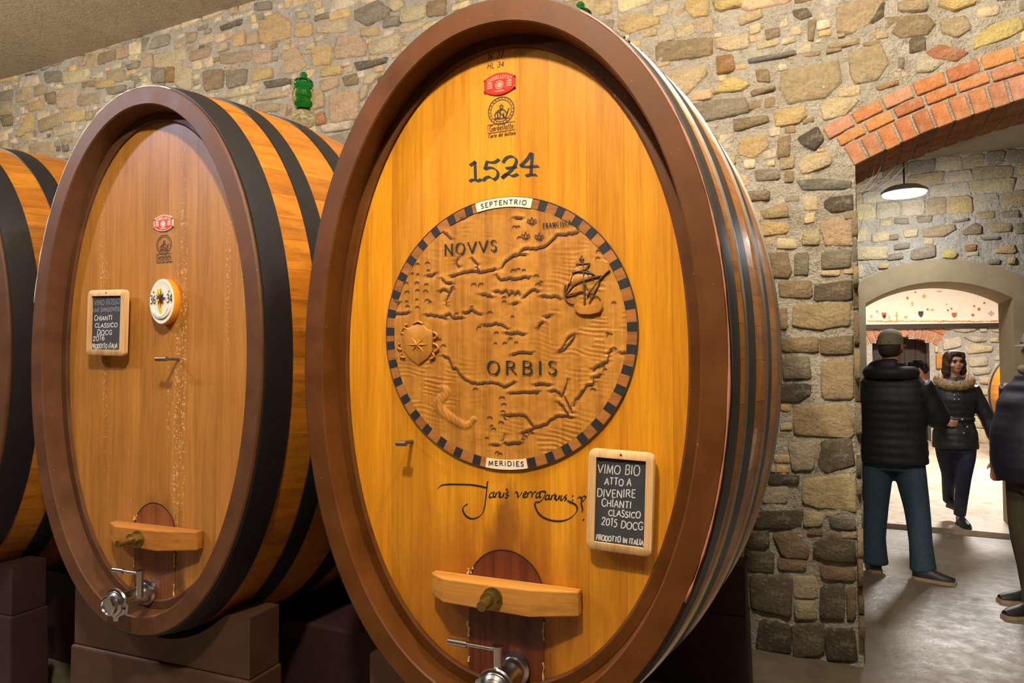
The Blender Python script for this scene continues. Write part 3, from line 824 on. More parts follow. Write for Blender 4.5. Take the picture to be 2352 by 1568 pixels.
def lettering(mb, text, p0, p1, height, width, y, nib=None, serif=False, slant=0.0, jit=None, arc=None, track=0.12):
    """text set on the line p0-p1 (u, v); letters are spread to fill it"""
    p0 = Vector(p0); p1 = Vector(p1)
    d = p1 - p0; L = d.length; d.normalize(); up = Vector((-d.y, d.x))
    adv = [GL.get(c, GL[' '])[0] + track for c in text]
    sx = L / (sum(adv) - track)
    x = 0.0
    for c, a in zip(text, adv):
        w, ss = strokes_of(c)
        j = (jit.uniform(-.06, .06), jit.uniform(.88, 1.1), jit.uniform(-.05, .05)) if jit else (0, 1, 0)
        for k, st in ss:
            def put(q):
                gx = x + q[0] + (q[1] * slant); gy = (q[1] * j[1] + j[0] + j[2] * q[0]) * height
                if arc:
                    cx, cz, r, a0 = arc
                    ang = a0 - (gx * sx) / r
                    return Vector((cx + (r + gy) * math.cos(ang), cz + (r + gy) * math.sin(ang)))
                return p0 + d * (gx * sx) + up * gy
            if k == 'l':
                for i in range(len(st) - 1): ribbon(mb, [put(st[i]), put(st[i + 1])], width, nib, y)
            else:
                ribbon(mb, [put(q) for q in st], width, nib, y)
            if serif and k == 'l':
                for q in (st[0], st[-1]):
                    if q[1] in (0.0, 1.0):
                        ribbon(mb, [put((q[0] - .13 * height / sx * .9, q[1])), put((q[0] + .13 * height / sx * .9, q[1]))], width * 0.4, None, y)
        x += a

def arc_pts(cx, cz, r, a0, a1, n=24, ry=None):
    return [(cx + r * math.cos(a0 + (a1 - a0) * i / n), cz + (ry or r) * math.sin(a0 + (a1 - a0) * i / n)) for i in range(n + 1)]
# ================================================================== casks
MAT['head_main'] = wood('varnished_oak_head', (226, 152, 32), (172, 100, 16), 'z', 0.34, gscale=.7, soft=.35, stain=[
    (0.0, 0.08, 5.2, 1.95, (70, 32, 18), 0.80), (0.01, 0.53, 22, 7.0, (96, 50, 26), 0.7), (-.05, .22, 2.5, 2.3, (156, 88, 20), .6)], coat=0.15)
MAT['head_side'] = wood('aged_oak_head', (188, 128, 56), (146, 90, 32), 'z', 0.42, gscale=.7, soft=.35, flecks=(232, 190, 132), stain=[(0.03, 0.08, 6.0, 2.4, (84, 44, 24), 0.7)], coat=0.1)
MAT['stave'] = wood('oiled_oak_stave', (200, 128, 38), (150, 86, 20), 'y', 0.38, coat=0.1)
MAT['rim'] = worn_paint('brown_cask_paint', (90, 49, 9), (176, 120, 84))
MAT['rim_side'] = worn_paint('dull_brown_cask_paint', (92, 58, 36), (150, 116, 100))
MAT['wear_glint'] = plain('worn_glint_edge', (206, 194, 190), 0.5)  # edge wear and its highlight put into one pale colour
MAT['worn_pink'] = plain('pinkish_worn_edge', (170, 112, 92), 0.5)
MAT['hoop_steel'] = plain('dark_steel_hoop', (74, 70, 68), 0.46, 0.7, 0.15, 20)
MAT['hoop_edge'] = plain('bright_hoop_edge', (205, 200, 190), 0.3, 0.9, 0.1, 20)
MAT['hoop_black'] = plain('black_painted_hoop', (28, 27, 30), 0.5, 0.0, 0.2, 25)
MAT['saddle'] = plain('brown_painted_saddle', (78, 50, 32), 0.6, 0, 0.22, 9, 0.25)
MAT['saddle_dark'] = plain('maroon_painted_saddle', (56, 31, 27), 0.65, 0, 0.22, 9, 0.25)
MAT['door'] = wood('wine_stained_door', (112, 52, 26), (44, 18, 16), 'z', 0.4)
MAT['bar'] = wood('pale_wood_bar', (198, 136, 58), (160, 100, 40), 'x', 0.45, gscale=.8)
MAT['brass'] = plain('aged_brass', (150, 126, 70), 0.35, 0.9, 0.2, 60)
MAT['steel'] = plain('stainless_steel', (196, 194, 196), 0.22, 1.0, 0.06, 30)
MAT['iron'] = plain('grey_iron', (126, 112, 100), 0.4, 0.8, 0.15, 60)
MAT['slate_wood'] = wood('pale_slate_frame', (222, 178, 122), (190, 142, 90), 'z', 0.6, gscale=1.4)
MAT['slate'] = plain('black_slate', (52, 53, 58), 0.7, 0, 0.25, 12)
MAT['chalk'] = plain('white_chalk', (206, 204, 200), 0.9, 0, 0.2, 200)
MAT['chalk_faint'] = plain('smeared_chalk', (128, 130, 136), 0.9, 0, 0.25, 200)
MAT['ink'] = plain('black_paint', (26, 24, 26), 0.6, 0, 0.2, 50)
MAT['stamp_ink'] = plain('burnt_stamp', (74, 46, 24), 0.7, 0, 0.2, 80)
MAT['red_enamel'] = plain('red_enamel', (222, 44, 26), 0.35, 0, 0.05, 30)
MAT['red_faded'] = plain('faded_red_enamel', (206, 66, 54), 0.4, 0, 0.06, 30)
MAT['cream'] = plain('cream_paint', (236, 214, 190), 0.5, 0, 0.06, 60)
MAT['pink'] = plain('pale_print', (240, 150, 120), 0.5, 0, 0.06, 60)
MAT['paste'] = plain('sealing_paste', (206, 174, 104), 0.9, 0, 0.2, 120)
MAT['ceramic'] = plain('white_glazed_ceramic', (236, 228, 212), 0.2, 0, 0.04, 20)
MAT['ceramic_edge'] = plain('orange_glazed_edge', (226, 144, 34), 0.25, 0, 0.08, 20)
MAT['yellow'] = plain('yellow_glaze', (232, 192, 30), 0.3, 0, 0.05, 30)
MAT['maroon'] = plain('maroon_glaze', (110, 26, 30), 0.3, 0, 0.1, 30)
MAT['door_side'] = wood('brown_stained_door', (142, 82, 42), (84, 44, 24), 'z', 0.45)
def glass(name, rgb, rough=0.02, ior=1.15):
    t = NT(name); t.set(lin(rgb), rough)
    t.b.inputs['Transmission Weight'].default_value = 1.0
    t.b.inputs['IOR'].default_value = ior
    return t.m
MAT['green_glass'] = glass('green_glass', (40, 176, 88), 0.02, 1.3)
MAT['clear_glass'] = glass('pale_clear_glass', (236, 240, 214), 0.02, 1.14)

SUP_N = 2.08
def ell(t, a, b):
    c, s = math.cos(t), math.sin(t); e = 2.0 / SUP_N
    return (a * math.copysign(abs(c) ** e, c), b * math.copysign(abs(s) ** e, s))
CASK_L, BULGE = 1.9, 0.095
def bulge(w):
    return BULGE * (1 - ((w - CASK_L / 2) / (CASK_L / 2)) ** 2)
def ell_z(x, a, b):
    k = min(1.0, abs(x) / a)
    return b * (1 - k ** SUP_N) ** (1 / SUP_N)

class Cask:
    HEAD = 0.085
    def __init__(s, X, Y, zc, rz, a, b=1.0):
        s.a, s.b, s.zc = a, b, zc
        s.root = empty('wine_cask', (X, Y, zc - b), rz)
        s.M = Matrix.Translation((X, Y, zc - b)) @ Matrix.Rotation(rz, 4, 'Z')
        s.Mi = s.M.inverted()
    def uv(s, px, py, w=None):
        w = s.HEAD if w is None else w
        o = s.Mi @ Vector((0, 0, EYE)); d = s.Mi.to_3x3() @ ray(px, py)
        p = o + d * ((w - o.y) / d.y)
        return Vector((p.x, p.z))
    def world(s, u, w, z):
        return s.M @ Vector((u, w, z))

def loft_ellipse(prof, a, b, n=128, zc=None):
    """prof: list of (offset, w) closed cross-section swept round the ellipse"""
    zc = b if zc is None else zc
    rings = []
    for i in range(n):
        t = 2 * math.pi * i / n
        ring = []
        for off, w in prof:
            x, z = ell(t, a + off, b + off)
            ring.append(Vector((x, w, zc + z)))
        rings.append(ring)
    m = len(prof); v = [p for r in rings for p in r]; f = []
    for i in range(n):
        for j in range(m):
            k = (j + 1) % m; i2 = (i + 1) % n
            f.append((i * m + j, i2 * m + j, i2 * m + k, i * m + k))
    return v, f

def cask_body(C, hoops, hoop_mat, rim_mat, head_mat, seams, tints, n_staves=54, edge=None, stave_mat='stave'):
    a, b, R = C.a, C.b, C.root
    rr = random.Random(int(a * 1000))
    v, f = loft_ellipse([(0.0, .030), (0.0, .006), (-.005, 0.0), (-.064, 0.0), (-.068, .004), (-.071, .088), (-.090, .092), (-.090, .11), (-.012, .11)], a, b)
    o = mesh_obj('rim', v, f, rim_mat, R); smooth_by_angle(o, 35)
    v, f = loft_ellipse([(-.066, .100), (-.066, .080), (-.072, .075), (-.100, .073), (-.106, .077), (-.107, .100)], a, b)
    o = mesh_obj('head_moulding', v, f, rim_mat, R); smooth_by_angle(o, 35)
    # staves, each its own curved plank
    ts = [0.0]; N = 4000; acc = [0.0]
    P = [ell(2 * math.pi * i / N, a, b) for i in range(N + 1)]
    for i in range(N): acc.append(acc[-1] + math.hypot(P[i + 1][0] - P[i][0], P[i + 1][1] - P[i][1]))
    tot = acc[-1]; cuts = []; j = 0
    bounds = [0.0]
    for i in range(n_staves): bounds.append(bounds[-1] + rr.uniform(.8, 1.2))
    bounds = [x / bounds[-1] * tot for x in bounds]
    for d in bounds:
        while j < N and acc[j] < d: j += 1
        cuts.append(2 * math.pi * j / N)
    W = [0.028 + (CASK_L - .02 - .028) * k / 14 for k in range(15)]
    for i in range(n_staves):
        t0, t1 = cuts[i] + .0004, cuts[i + 1] - .0004
        vv = []; ff = []
        for w in W:
            e = bulge(w)
            for q in range(4):
                t = t0 + (t1 - t0) * q / 3
                x, z = ell(t, a + e - .001, b + e - .001); vv.append((x, w, b + z))
            for t in (t1, t0):
                x, z = ell(t, a + e - .045, b + e - .045); vv.append((x, w, b + z))
        for k in range(14):
            for q in range(6):
                q2 = (q + 1) % 6
                ff.append((k * 6 + q, k * 6 + q2, (k + 1) * 6 + q2, (k + 1) * 6 + q))
        ff.append(tuple(range(6))); ff.append(tuple(14 * 6 + q for q in range(5, -1, -1)))
        o = mesh_obj('stave', vv, ff, MAT[stave_mat], R); smooth_by_angle(o, 35)
        k = rr.uniform(.78, 1.12)
        o.color = (k, k * rr.uniform(.94, 1.03), k * rr.uniform(.85, 1.05), 1)
    for (w0, w1) in hoops:
        prof = [(bulge(w0) + .0045, w0), (bulge(w0) - .002, w0), (bulge(w1) - .002, w1), (bulge(w1) + .0045, w1), (bulge((w0 + w1) / 2) + .0052, (w0 + w1) / 2)]
        v, f = loft_ellipse(prof, a, b, 144)
        h = mesh_obj('hoop', v, f, hoop_mat, R); smooth_by_angle(h, 35)
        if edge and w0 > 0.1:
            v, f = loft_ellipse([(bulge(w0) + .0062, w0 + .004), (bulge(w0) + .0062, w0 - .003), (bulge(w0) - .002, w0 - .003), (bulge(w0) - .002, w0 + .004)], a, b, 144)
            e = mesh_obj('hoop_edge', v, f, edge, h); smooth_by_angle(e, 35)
        # riveted lap on the upper right of the hoop
        if edge:
            t = math.radians(rr.uniform(40, 62)); wm = (w0 + w1) / 2
            mb = MB()
            for dt in (-.012, .012):
                x, z = ell(t + dt, a + bulge(wm) + .005, b + bulge(wm) + .005)
                mb.lathe([(.008, -.004), (.007, .002), (.003, .004)], 8, Matrix.Translation((x, wm, b + z)) @ Vector((math.cos(t) / a, 0, math.sin(t) / b)).to_track_quat('Z', 'Y').to_matrix().to_4x4())
            mb.build('rivet', hoop_mat, h, True)
    # the head: vertical boards cut to the oval
    ai, bi = a - .084, b - .084
    ed = [-ai] + [x for x in seams if -ai < x < ai] + [ai]
    for i in range(len(ed) - 1):
        u0, u1 = ed[i] + .0002, ed[i + 1] - .0002
        if u1 - u0 < .004: continue
        top = []; n = 8
        for q in range(n + 1):
            u = u0 + (u1 - u0) * q / n
            top.append((u, ell_z(u, ai, bi)))
        ol = [(u, b + z) for u, z in top] + [(u, b - z) for u, z in reversed(top)]
        m = len(ol)
        vv = [(u, C.HEAD, z) for u, z in ol] + [(u, C.HEAD + .035, z) for u, z in ol]
        ff = [tuple(range(m)), tuple(range(2 * m - 1, m - 1, -1))] + [(q, m + q, m + (q + 1) % m, (q + 1) % m) for q in range(m)]
        o = mesh_obj('head_board', vv, ff, head_mat, R)
        o.color = (*tints[i % len(tints)], 1)
    # the back head
    prof = [ell(2 * math.pi * q / 64, a - .02, b - .02) for q in range(64)]
    mesh_obj('back_head', [(x, CASK_L - .08, b + z) for x, z in prof], [tuple(range(63, -1, -1))], head_mat, R)

def smooth_by_angle(o, deg):
    me = o.data
    bm = bmesh.new(); bm.from_mesh(me)
    bmesh.ops.recalc_face_normals(bm, faces=bm.faces)
    for fc in bm.faces: fc.smooth = True
    for e in bm.edges:
        if len(e.link_faces) == 2 and e.calc_face_angle(0) > math.radians(deg): e.smooth = False
    bm.to_mesh(me); bm.free()

def saddle(C, w0, w1, half_l, half_r, top, mat, label, lower=0.17, foot=0.02):
    """a cradle block: two courses, the upper one hollowed to the cask's round belly"""
    e_ = max(bulge(w0), bulge(w1)) + .0065
    a, b = C.a + e_, C.b + e_
    X = C.M @ Vector((0, w0, -(C.zc - C.b)))
    root = empty('cask_saddle', (X.x, X.y, 0), C.root.rotation_euler.z)
    tag(root, label, 'cask stand', 'brown cradle blocks under the casks')
    zc = C.zc
    th = w1 - w0
    n = 26
    us = [-half_l + (half_l + half_r) * i / n for i in range(n + 1)]
    zb = 0.44
    rings = []
    for u in us:
        z = zc - ell_z(u, a, b) if abs(u) < a else top
        zt = max(zb + .02, min(top, z))
        rings.append([Vector((u, 0, zb)), Vector((u, 0, zt)), Vector((u, th, zt)), Vector((u, th, zb))])
    mb = MB(); mb.loft(rings, True, True)
    o = mb.build('upper_block', mat, root); 
    mb = MB()
    f = foot
    mb.add([(-half_l - f, -.012, 0), (half_r + f, -.012, 0), (half_r + f, th + .012, 0), (-half_l - f, th + .012, 0),
            (-half_l - .006, -.012, zb - .004), (half_r + .006, -.012, zb - .004), (half_r + .006, th + .012, zb - .004), (-half_l - .006, th + .012, zb - .004)],
           [(0, 3, 2, 1), (4, 5, 6, 7), (0, 1, 5, 4), (1, 2, 6, 5), (2, 3, 7, 6), (3, 0, 4, 7)])
    mb.build('lower_block', mat, root, bevel=.008)
    return root

RZ_M, RZ_L = math.radians(25.8 - 22.5), math.radians(25.8 - 21.6)
def cam_to_world(x, z):
    return x * math.cos(YAW) - z * math.sin(YAW), x * math.sin(YAW) + z * math.cos(YAW)
CM = Cask(*cam_to_world(-0.061, 1.877), EYE + .003, RZ_M, 0.626)
CL = Cask(*cam_to_world(-1.371, 2.511), EYE + .019, RZ_L, 0.575)
CN = Cask(-3.80, 1.66, EYE + .02, RZ_L, 0.60)
tag(CM.root, 'large oval cask with a carved round map and the year 1524 on its head', 'cask', 'oval oak casks in a row')
tag(CL.root, 'oval cask with black hoops and a white ceramic medallion beside the carved cask', 'cask', 'oval oak casks in a row')
tag(CN.root, 'oval cask cut off by the left edge, only its hooped side showing', 'cask', 'oval oak casks in a row')
seamM = [CM.uv(x, 800).x for x in (845, 900, 968, 1078, 1196, 1262, 1350, 1437, 1545)]
tintM = [(1.0, .98, .95), (1.04, 1.02, 1.0), (.82, .80, .78), (.95, .94, .92), (1.06, 1.06, 1.1), (.90, .88, .85), (1.02, 1.03, 1.05), (.93, .92, .9), (1.04, 1.04, 1.02), (.98, .95, .9)]
cask_body(CM, [(.012, .078), (.150, .245), (.42, .50), (.80, .90), (1.35, 1.43), (1.66, 1.76), (1.82, 1.885)], MAT['hoop_steel'], MAT['rim'], MAT['head_main'], seamM, tintM, edge=MAT['hoop_edge'])
seamL = [CL.uv(x, 800).x for x in (200, 262, 322, 384, 450, 500, 540)]
tintL = [(.96, .95, .9), (1.0, 1.0, .98), (1.04, 1.04, 1.05), (.93, .92, .9), (1.02, 1.03, 1.06), (.98, 1.0, 1.04), (1.05, 1.05, 1.1), (1.0, 1.0, 1.0)]
cask_body(CL, [(.012, .122), (.245, .332), (.535, .645), (1.24, 1.35), (1.58, 1.67), (1.79, 1.885)], MAT['hoop_black'], MAT['rim_side'], MAT['head_side'], seamL, tintL)
cask_body(CN, [(.012, .122), (.245, .332), (.535, .645), (1.24, 1.35), (1.58, 1.67), (1.79, 1.885)], MAT['hoop_black'], MAT['rim_side'], MAT['head_side'], [-.4, -.2, 0, .2, .4], tintL)
for C, nm in ((CM, 'carved cask'), (CL, 'cask with the ceramic medallion'), (CN, 'cask at the left edge')):
    mt = MAT['saddle'] if C is not CN else MAT['saddle_dark']
    saddle(C, .12, .27, .465, .425 if C is CL else .46, .655, mt, 'brown painted cradle block under the front of the ' + nm)
    saddle(C, 1.50, 1.66, .55, .55, .655, MAT['saddle_dark'], 'dark maroon cradle block under the back of the ' + nm)

def edge_wear_glint(C, a0, a1, mat, r, seed):
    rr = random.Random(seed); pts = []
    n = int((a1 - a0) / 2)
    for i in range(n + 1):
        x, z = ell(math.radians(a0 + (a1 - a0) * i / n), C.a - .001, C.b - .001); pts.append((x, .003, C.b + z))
    mb = MB(); mb.tube(pts, [r * rr.uniform(.3, 1.25) for _ in pts], 6); mb.build('edge_wear_glint', mat, C.root, True)
edge_wear_glint(CL, 76, 168, MAT['wear_glint'], .0034, 1)  # pale line paints in the rim's highlight together with chipped wear
edge_wear_glint(CM, -35, 66, MAT['worn_pink'], .0036, 2)

mb = MB(); mb.box((-3.25, 2.42, .235), (4.5, .34, .47)); o = mb.build('cask_plinth', MAT['saddle_dark'], None, bevel=.012)
tag(o, 'low dark plinth running along behind the front cradle blocks of the casks', 'plinth')
# ================================================================== what is on the cask heads
def zpts(C, off, sc, nums, w=None):
    n = [float(x) for x in nums.split()] if isinstance(nums, str) else nums
    return [C.uv(off[0] + n[i] / sc, off[1] + n[i + 1] / sc, w) for i in range(0, len(n), 2)]

def pxm(C, px, py, w=None):
    """metres per photograph pixel at that spot of the head"""
    return (C.uv(px, py - 10, w) - C.uv(px, py + 10, w)).length / 20

def door(C, left, right, top, yb, bar_px, mat, paste=True):
    l = C.uv(*left); r = C.uv(*right); t = C.uv(*top)
    hw = (r.x - l.x) / 2; cx = (r.x + l.x) / 2; zt = t.y
    w0 = C.HEAD - .003
    pts = [(cx + hw * math.cos(a), zt - hw * 1.02 + hw * 1.02 * math.sin(a)) for a in [math.pi * i / 20 for i in range(21)]]
    zb = lambda u: C.b - ell_z(u, C.a - .1, C.b - .1)
    pts += [(cx - hw + 2 * hw * i / 6, zb(cx - hw + 2 * hw * i / 6)) for i in range(7)]
    m = len(pts)
    vv = [(u, w0, z) for u, z in pts] + [(u, w0 + .01, z) for u, z in pts]
    ff = [tuple(range(m - 1, -1, -1)), tuple(range(m, 2 * m))] + [(i, (i + 1) % m, m + (i + 1) % m, m + i) for i in range(m)]
    d = mesh_obj('manhole_door', vv, ff, mat, C.root)
    # dark joint round the door
    mb = MB(); ribbon(mb, [(u * 1.0, z) for u, z in pts[:21]], .004, None, w0 - .0004)
    mb.build('joint', MAT['ink'], d)
    if paste:
        rr = random.Random(3); mb = MB()
        for side in (cx - hw, cx + hw):
            z = zt - hw * .55
            while z > zb(side) + .02:
                ln = rr.uniform(.008, .05)
                if rr.random() < .62:
                    P = [Vector((side + rr.uniform(-.003, .003) * (1 if side > cx else 1), w0 - .001, z - ln * k / 4)) for k in range(5)]
                    mb.tube(P, [rr.uniform(.001, .0042) for _ in P], 6)
                z -= ln + rr.uniform(.0, .02)
        for k in range(10):
            a = math.pi * rr.uniform(.06, .94)
            if abs(a - math.pi / 2) < .5: continue
            p = Vector((cx + hw * math.cos(a), w0 - .001, zt - hw * 1.02 + hw * 1.02 * math.sin(a)))
            mb.tube([p, p + Vector((.004 * math.sin(a), 0, .006))], [.0025, .001], 6)
        tag(mb.build('sealing_paste', MAT['paste'], d), kind='stuff')
    return d

def clamp_bar(C, l, r, lc, rc, h, bolt, tip, chamfer_w=.03, front_w=.0, mat=None, tint=(1, 1, 1), end_w=.045):
    """wooden beam across the door; l, r, lc, rc are photograph points on its top front edges"""
    L = C.uv(*l, end_w).x; R_ = C.uv(*r, end_w).x; LC = C.uv(*lc, front_w).x; RC = C.uv(*rc, front_w).x
    zt = C.uv(*lc, front_w).y
    back = C.HEAD - .004
    sec = [(L, back), (L, end_w), (LC, front_w), (RC, front_w), (R_, end_w), (R_, back)]
    top = [Vector((u, w, zt)) for u, w in sec]
    drop = [0, 0, .006, .012, .004, .004]
    bot = [Vector((u, w, zt - h - d)) for (u, w), d in zip(sec, drop)]
    mb = MB(); mb.loft([bot, top], True, True)
    o = mb.build('clamp_bar', mat or MAT['bar'], C.root, bevel=.004)
    o.color = (*tint, 1)
    c = C.uv(*bolt, front_w)
    mb = MB()
    def cyl(r0, w_a, w_b, n=20, r1=None):
        mb.lathe([(r0, w_a), (r1 or r0, w_b)], n, Matrix.Translation((c.x, 0, c.y)) @ Matrix.Rotation(math.pi / 2, 4, 'X') @ Matrix.Scale(-1, 4, (0, 0, 1)))
    cyl(.029, front_w + .001, front_w - .006, 24)
    cyl(.021, front_w - .006, front_w - .030, 6)
    cyl(.024, front_w - .030, front_w - .034, 24)
    cyl(.0165, front_w - .034, front_w - .036, 20)
    cyl(.0135, front_w - .034, front_w - tip, 18)
    b = mb.build('bolt', MAT['brass'], o); smooth_by_angle(b, 40)
    return o

def tap(C, flange, w_len, lever_l, lever_r, stem_low, scale=1.0):
    c = C.uv(*flange)
    root = MB()
    k = scale
    Mx = Matrix.Translation((c.x, 0, c.y)) @ Matrix.Rotation(math.pi / 2, 4, 'X')     # +z of the lathe points out of the head (-y)
    H = C.HEAD
    root.lathe([(.0, -H + .004), (.046 * k, -H + .004), (.046 * k, -H + .016), (.036 * k, -H + .02), (.034 * k, -H + .05), (.030 * k, -H + .055), (.030 * k, w_len - .055), (.037 * k, w_len - .05),
                (.041 * k, w_len - .045), (.041 * k, w_len - .02), (.034 * k, w_len - .014), (.034 * k, w_len), (.028 * k, w_len + .004), (.026 * k, w_len - .002), (.0, w_len - .002)], 32, Mx)
    t = root.build('tap', MAT['steel'], C.root); smooth_by_angle(t, 40)
    # clamp ring with its wing screw
    mb = MB()
    y = -(w_len - .032)
    mb.tube([(c.x + .045 * k * math.cos(a), y, c.y + .045 * k * math.sin(a)) for a in [math.pi * (-.04 + 1.08 * i / 20) for i in range(21)]], .0085 * k, 8)
    mb.tube([(c.x + .045 * k * math.cos(a), y, c.y + .045 * k * math.sin(a)) for a in [math.pi * (1.1 + .8 * i / 16) for i in range(17)]], .0065 * k, 8)
    for sx in (-1, 1):
        mb.tube([(c.x + sx * .050 * k, y - .004, c.y + .016), (c.x + sx * .056 * k, y, c.y + .0), (c.x + sx * .052 * k, y, c.y - .03)], .005 * k, 8)
    o = mb.build('clamp_ring', MAT['steel'], t); smooth_by_angle(o, 40)
    mb = MB()
    sl = -(w_len * .45)
    zs = c.y + .028 * k
    lr = C.uv(*lever_r, sl); ll = C.uv(*lever_l, sl)
    mb.tube([(lr.x, sl, zs), (lr.x, sl, lr.y + .006)], .012 * k, 16)
    mb.tube([(lr.x, sl, lr.y + .006), (lr.x, sl, lr.y + .011)], .0145 * k, 16)
    o = mb.build('valve_stem', MAT['steel'], t); smooth_by_angle(o, 40)
    mb = MB()
    m = ll.lerp(lr, .38)
    mb.tube([(lr.x, sl, lr.y), (m.x, sl, m.y)], .0048 * k, 10)
    mb.tube([(m.x, sl, m.y), (ll.x, sl, ll.y)], .0085 * k, 12)
    o = mb.build('lever', MAT['steel'], t); smooth_by_angle(o, 40)
    # little drip nozzle below
    mb = MB(); mb.tube([(c.x, sl - .01, c.y - .02), (c.x, sl - .01, c.y - .062)], [.014 * k, .012 * k], 14)
    o = mb.build('spout', MAT['steel'], t); smooth_by_angle(o, 40)
    return t

def t_hook(C, px, py, half, out=.05, mat=None):
    c = C.uv(px, py, C.HEAD - out)
    mb = MB()
    mb.tube([(c.x, C.HEAD, c.y), (c.x, C.HEAD - out, c.y)], .006, 10)
    mb.tube([(c.x - half, C.HEAD - out, c.y), (c.x + half, C.HEAD - out, c.y)], .008, 12)
    o = mb.build('sample_tap', mat or MAT['iron'], C.root); smooth_by_angle(o, 40)

def flat_poly(mb, pts, y):
    n = len(mb.v); mb.v += [(p[0], y, p[1]) for p in pts]; mb.f.append(tuple(range(n, n + len(pts))))

def rounded_rect(hw, hh, r, n=5):
    out = []
    for (cx, cz, a0) in ((hw - r, hh - r, 0), (-hw + r, hh - r, math.pi / 2), (-hw + r, -hh + r, math.pi), (hw - r, -hh + r, 1.5 * math.pi)):
        for i in range(n): 
            a = a0 + math.pi / 2 * i / (n - 1); out.append((cx + r * math.cos(a), cz + r * math.sin(a)))
    return out

def chalkboard(C, quad, w, border, lines, label, off, sc, lean=0.0):
    Q = [C.uv(x, y, w) for x, y in quad]      # tl, tr, br, bl
    cen = sum(Q, Vector((0, 0))) / 4
    ax = ((Q[1] - Q[0]) + (Q[2] - Q[3])).normalized(); ay = Vector((-ax.y, ax.x))
    hw = ((Q[1] - Q[0]).length + (Q[2] - Q[3]).length) / 4; hh = ((Q[0] - Q[3]).length + (Q[1] - Q[2]).length) / 4
    ang = math.atan2(ax.y, ax.x)
    p = C.world(cen.x, w, cen.y)
    root = empty('chalkboard', p)
    root.rotation_euler = (Matrix.Rotation(C.root.rotation_euler.z, 3, 'Z') @ Matrix.Rotation(lean, 3, 'X') @ Matrix.Rotation(-ang, 3, 'Y')).to_euler()
    tag(root, label, 'chalkboard', 'slates hung on the cask heads')
    r = .018
    outer = rounded_rect(hw, hh, r); n = len(outer)
    inner = [(math.copysign(hw - border, x), math.copysign(hh - border, z)) for x, z in outer]
    yf, yb = -.006, .012
    prof = []
    for (x, z), (xi, zi) in zip(outer, inner):
        d = Vector((x, z)); e = d * (1 - .004 / max(d.length, .01))
        prof.append([Vector((x, yb, z)), Vector((x, yf + .003, z)), Vector((e.x, yf, e.y)), Vector((xi, yf, zi)), Vector((xi, yf + .006, zi)), Vector((xi, yb, zi))])
    v = [q for pr in prof for q in pr]; f = []
    for i in range(n):
        for j in range(6):
            f.append((i * 6 + j, ((i + 1) % n) * 6 + j, ((i + 1) % n) * 6 + (j + 1) % 6, i * 6 + (j + 1) % 6))
    fr = mesh_obj('frame', v, f, MAT['slate_wood'], root); smooth_by_angle(fr, 40)
    mb = MB(); mb.tube([(0, yf - .0005, hh - border * .5), (0, yf + .002, hh - border * .5)], .003, 8); mb.build('nail_hole', MAT['ink'], fr)
    mb = MB(); mb.box((0, .004, 0), (2 * (hw - border) + .004, .006, 2 * (hh - border) + .004)); mb.build('slate_panel', MAT['slate'], root)
    rr = random.Random(len(lines)); mb = MB(); mf = MB()
    def loc(px, py):
        q = C.uv(off[0] + px / sc, off[1] + py / sc, w) - cen
        return Vector((q.dot(ax), q.dot(ay)))
    k = pxm(C, *quad[0], w) / sc
    for text, x0, y0, x1, y1, h, faint in lines:
        mb = MB()
        lettering(mb, text, loc(x0, y0), loc(x1, y1), h * k, (6.2 if not faint else 5.4) * k, .0006, None, False, .12, rr)
        mb.build('chalk_line', MAT['chalk_faint' if faint else 'chalk'], root)
    return root

# ------------------------------------------------------------------ carved cask: door, bar, tap, hook, slate
door(CM, (1078, 1450), (1250, 1450), (1166, 1263), 1560, None, MAT['door'])
clamp_bar(CM, (990, 1318), (1329, 1362), (1018, 1328), (1217, 1356), .062, (1132, 1372), .075, front_w=.018, end_w=.052)
tap(CM, (1184, 1532), .085, (1030, 1472), (1143, 1492), None)
t_hook(CM, 922, 1018, .016, .06)
chalkboard(CM, ((1353, 1029), (1503, 1040), (1500, 1281), (1347, 1258)), .055, .0215, [
    ('VIMO BIO', 1258, 280, 1518, 296, 56, 0), ('ATTO A', 1302, 352, 1465, 362, 44, 0), ('DIVENIRE', 1256, 428, 1492, 434, 46, 0), ('CHIANTI', 1284, 488, 1465, 498, 44, 0),
    ('CLASSICO', 1325, 545, 1522, 560, 38, 0), ('2015 DOCG', 1282, 600, 1536, 634, 46, 0), ('PRODOTTO IN ITALIA', 1250, 690, 1540, 726, 32, 0)],
    'chalk written slate reading VIMO BIO hung low on the carved cask', (900, 980), 2.667)

# ------------------------------------------------------------------ left cask
door(CL, (309, 1350), (402, 1350), (364, 1155), 1460, None, MAT['door_side'])
clamp_bar(CL, (252, 1196), (452, 1216), (262, 1207), (360, 1221), .062, (318, 1236), .085, front_w=.012, end_w=.05, tint=(.86, .78, .68))
tap(CL, (343, 1357), .085, (260, 1308), (322, 1317), None)
t_hook(CL, 371, 824, .026, .075)
chalkboard(CL, ((206, 667), (293, 664), (285, 818), (198, 815)), .045, .0235, [
    ('VINO ROSSO', 555, 858, 766, 846, 44, 1), ('UVE SANGIOVESE', 548, 914, 766, 904, 30, 1), ('CHIANTI', 556, 984, 700, 978, 38, 0), ('CLASSICO', 560, 1041, 745, 1036, 34, 0),
    ('DOCG', 578, 1102, 700, 1096, 38, 0), ('2016', 543, 1148, 640, 1142, 40, 0), ('PRODOTTO ITALIA', 536, 1212, 745, 1208, 36, 0)],
    'small slate with faint chalk writing hung on the left cask', (60, 460), 3.564)

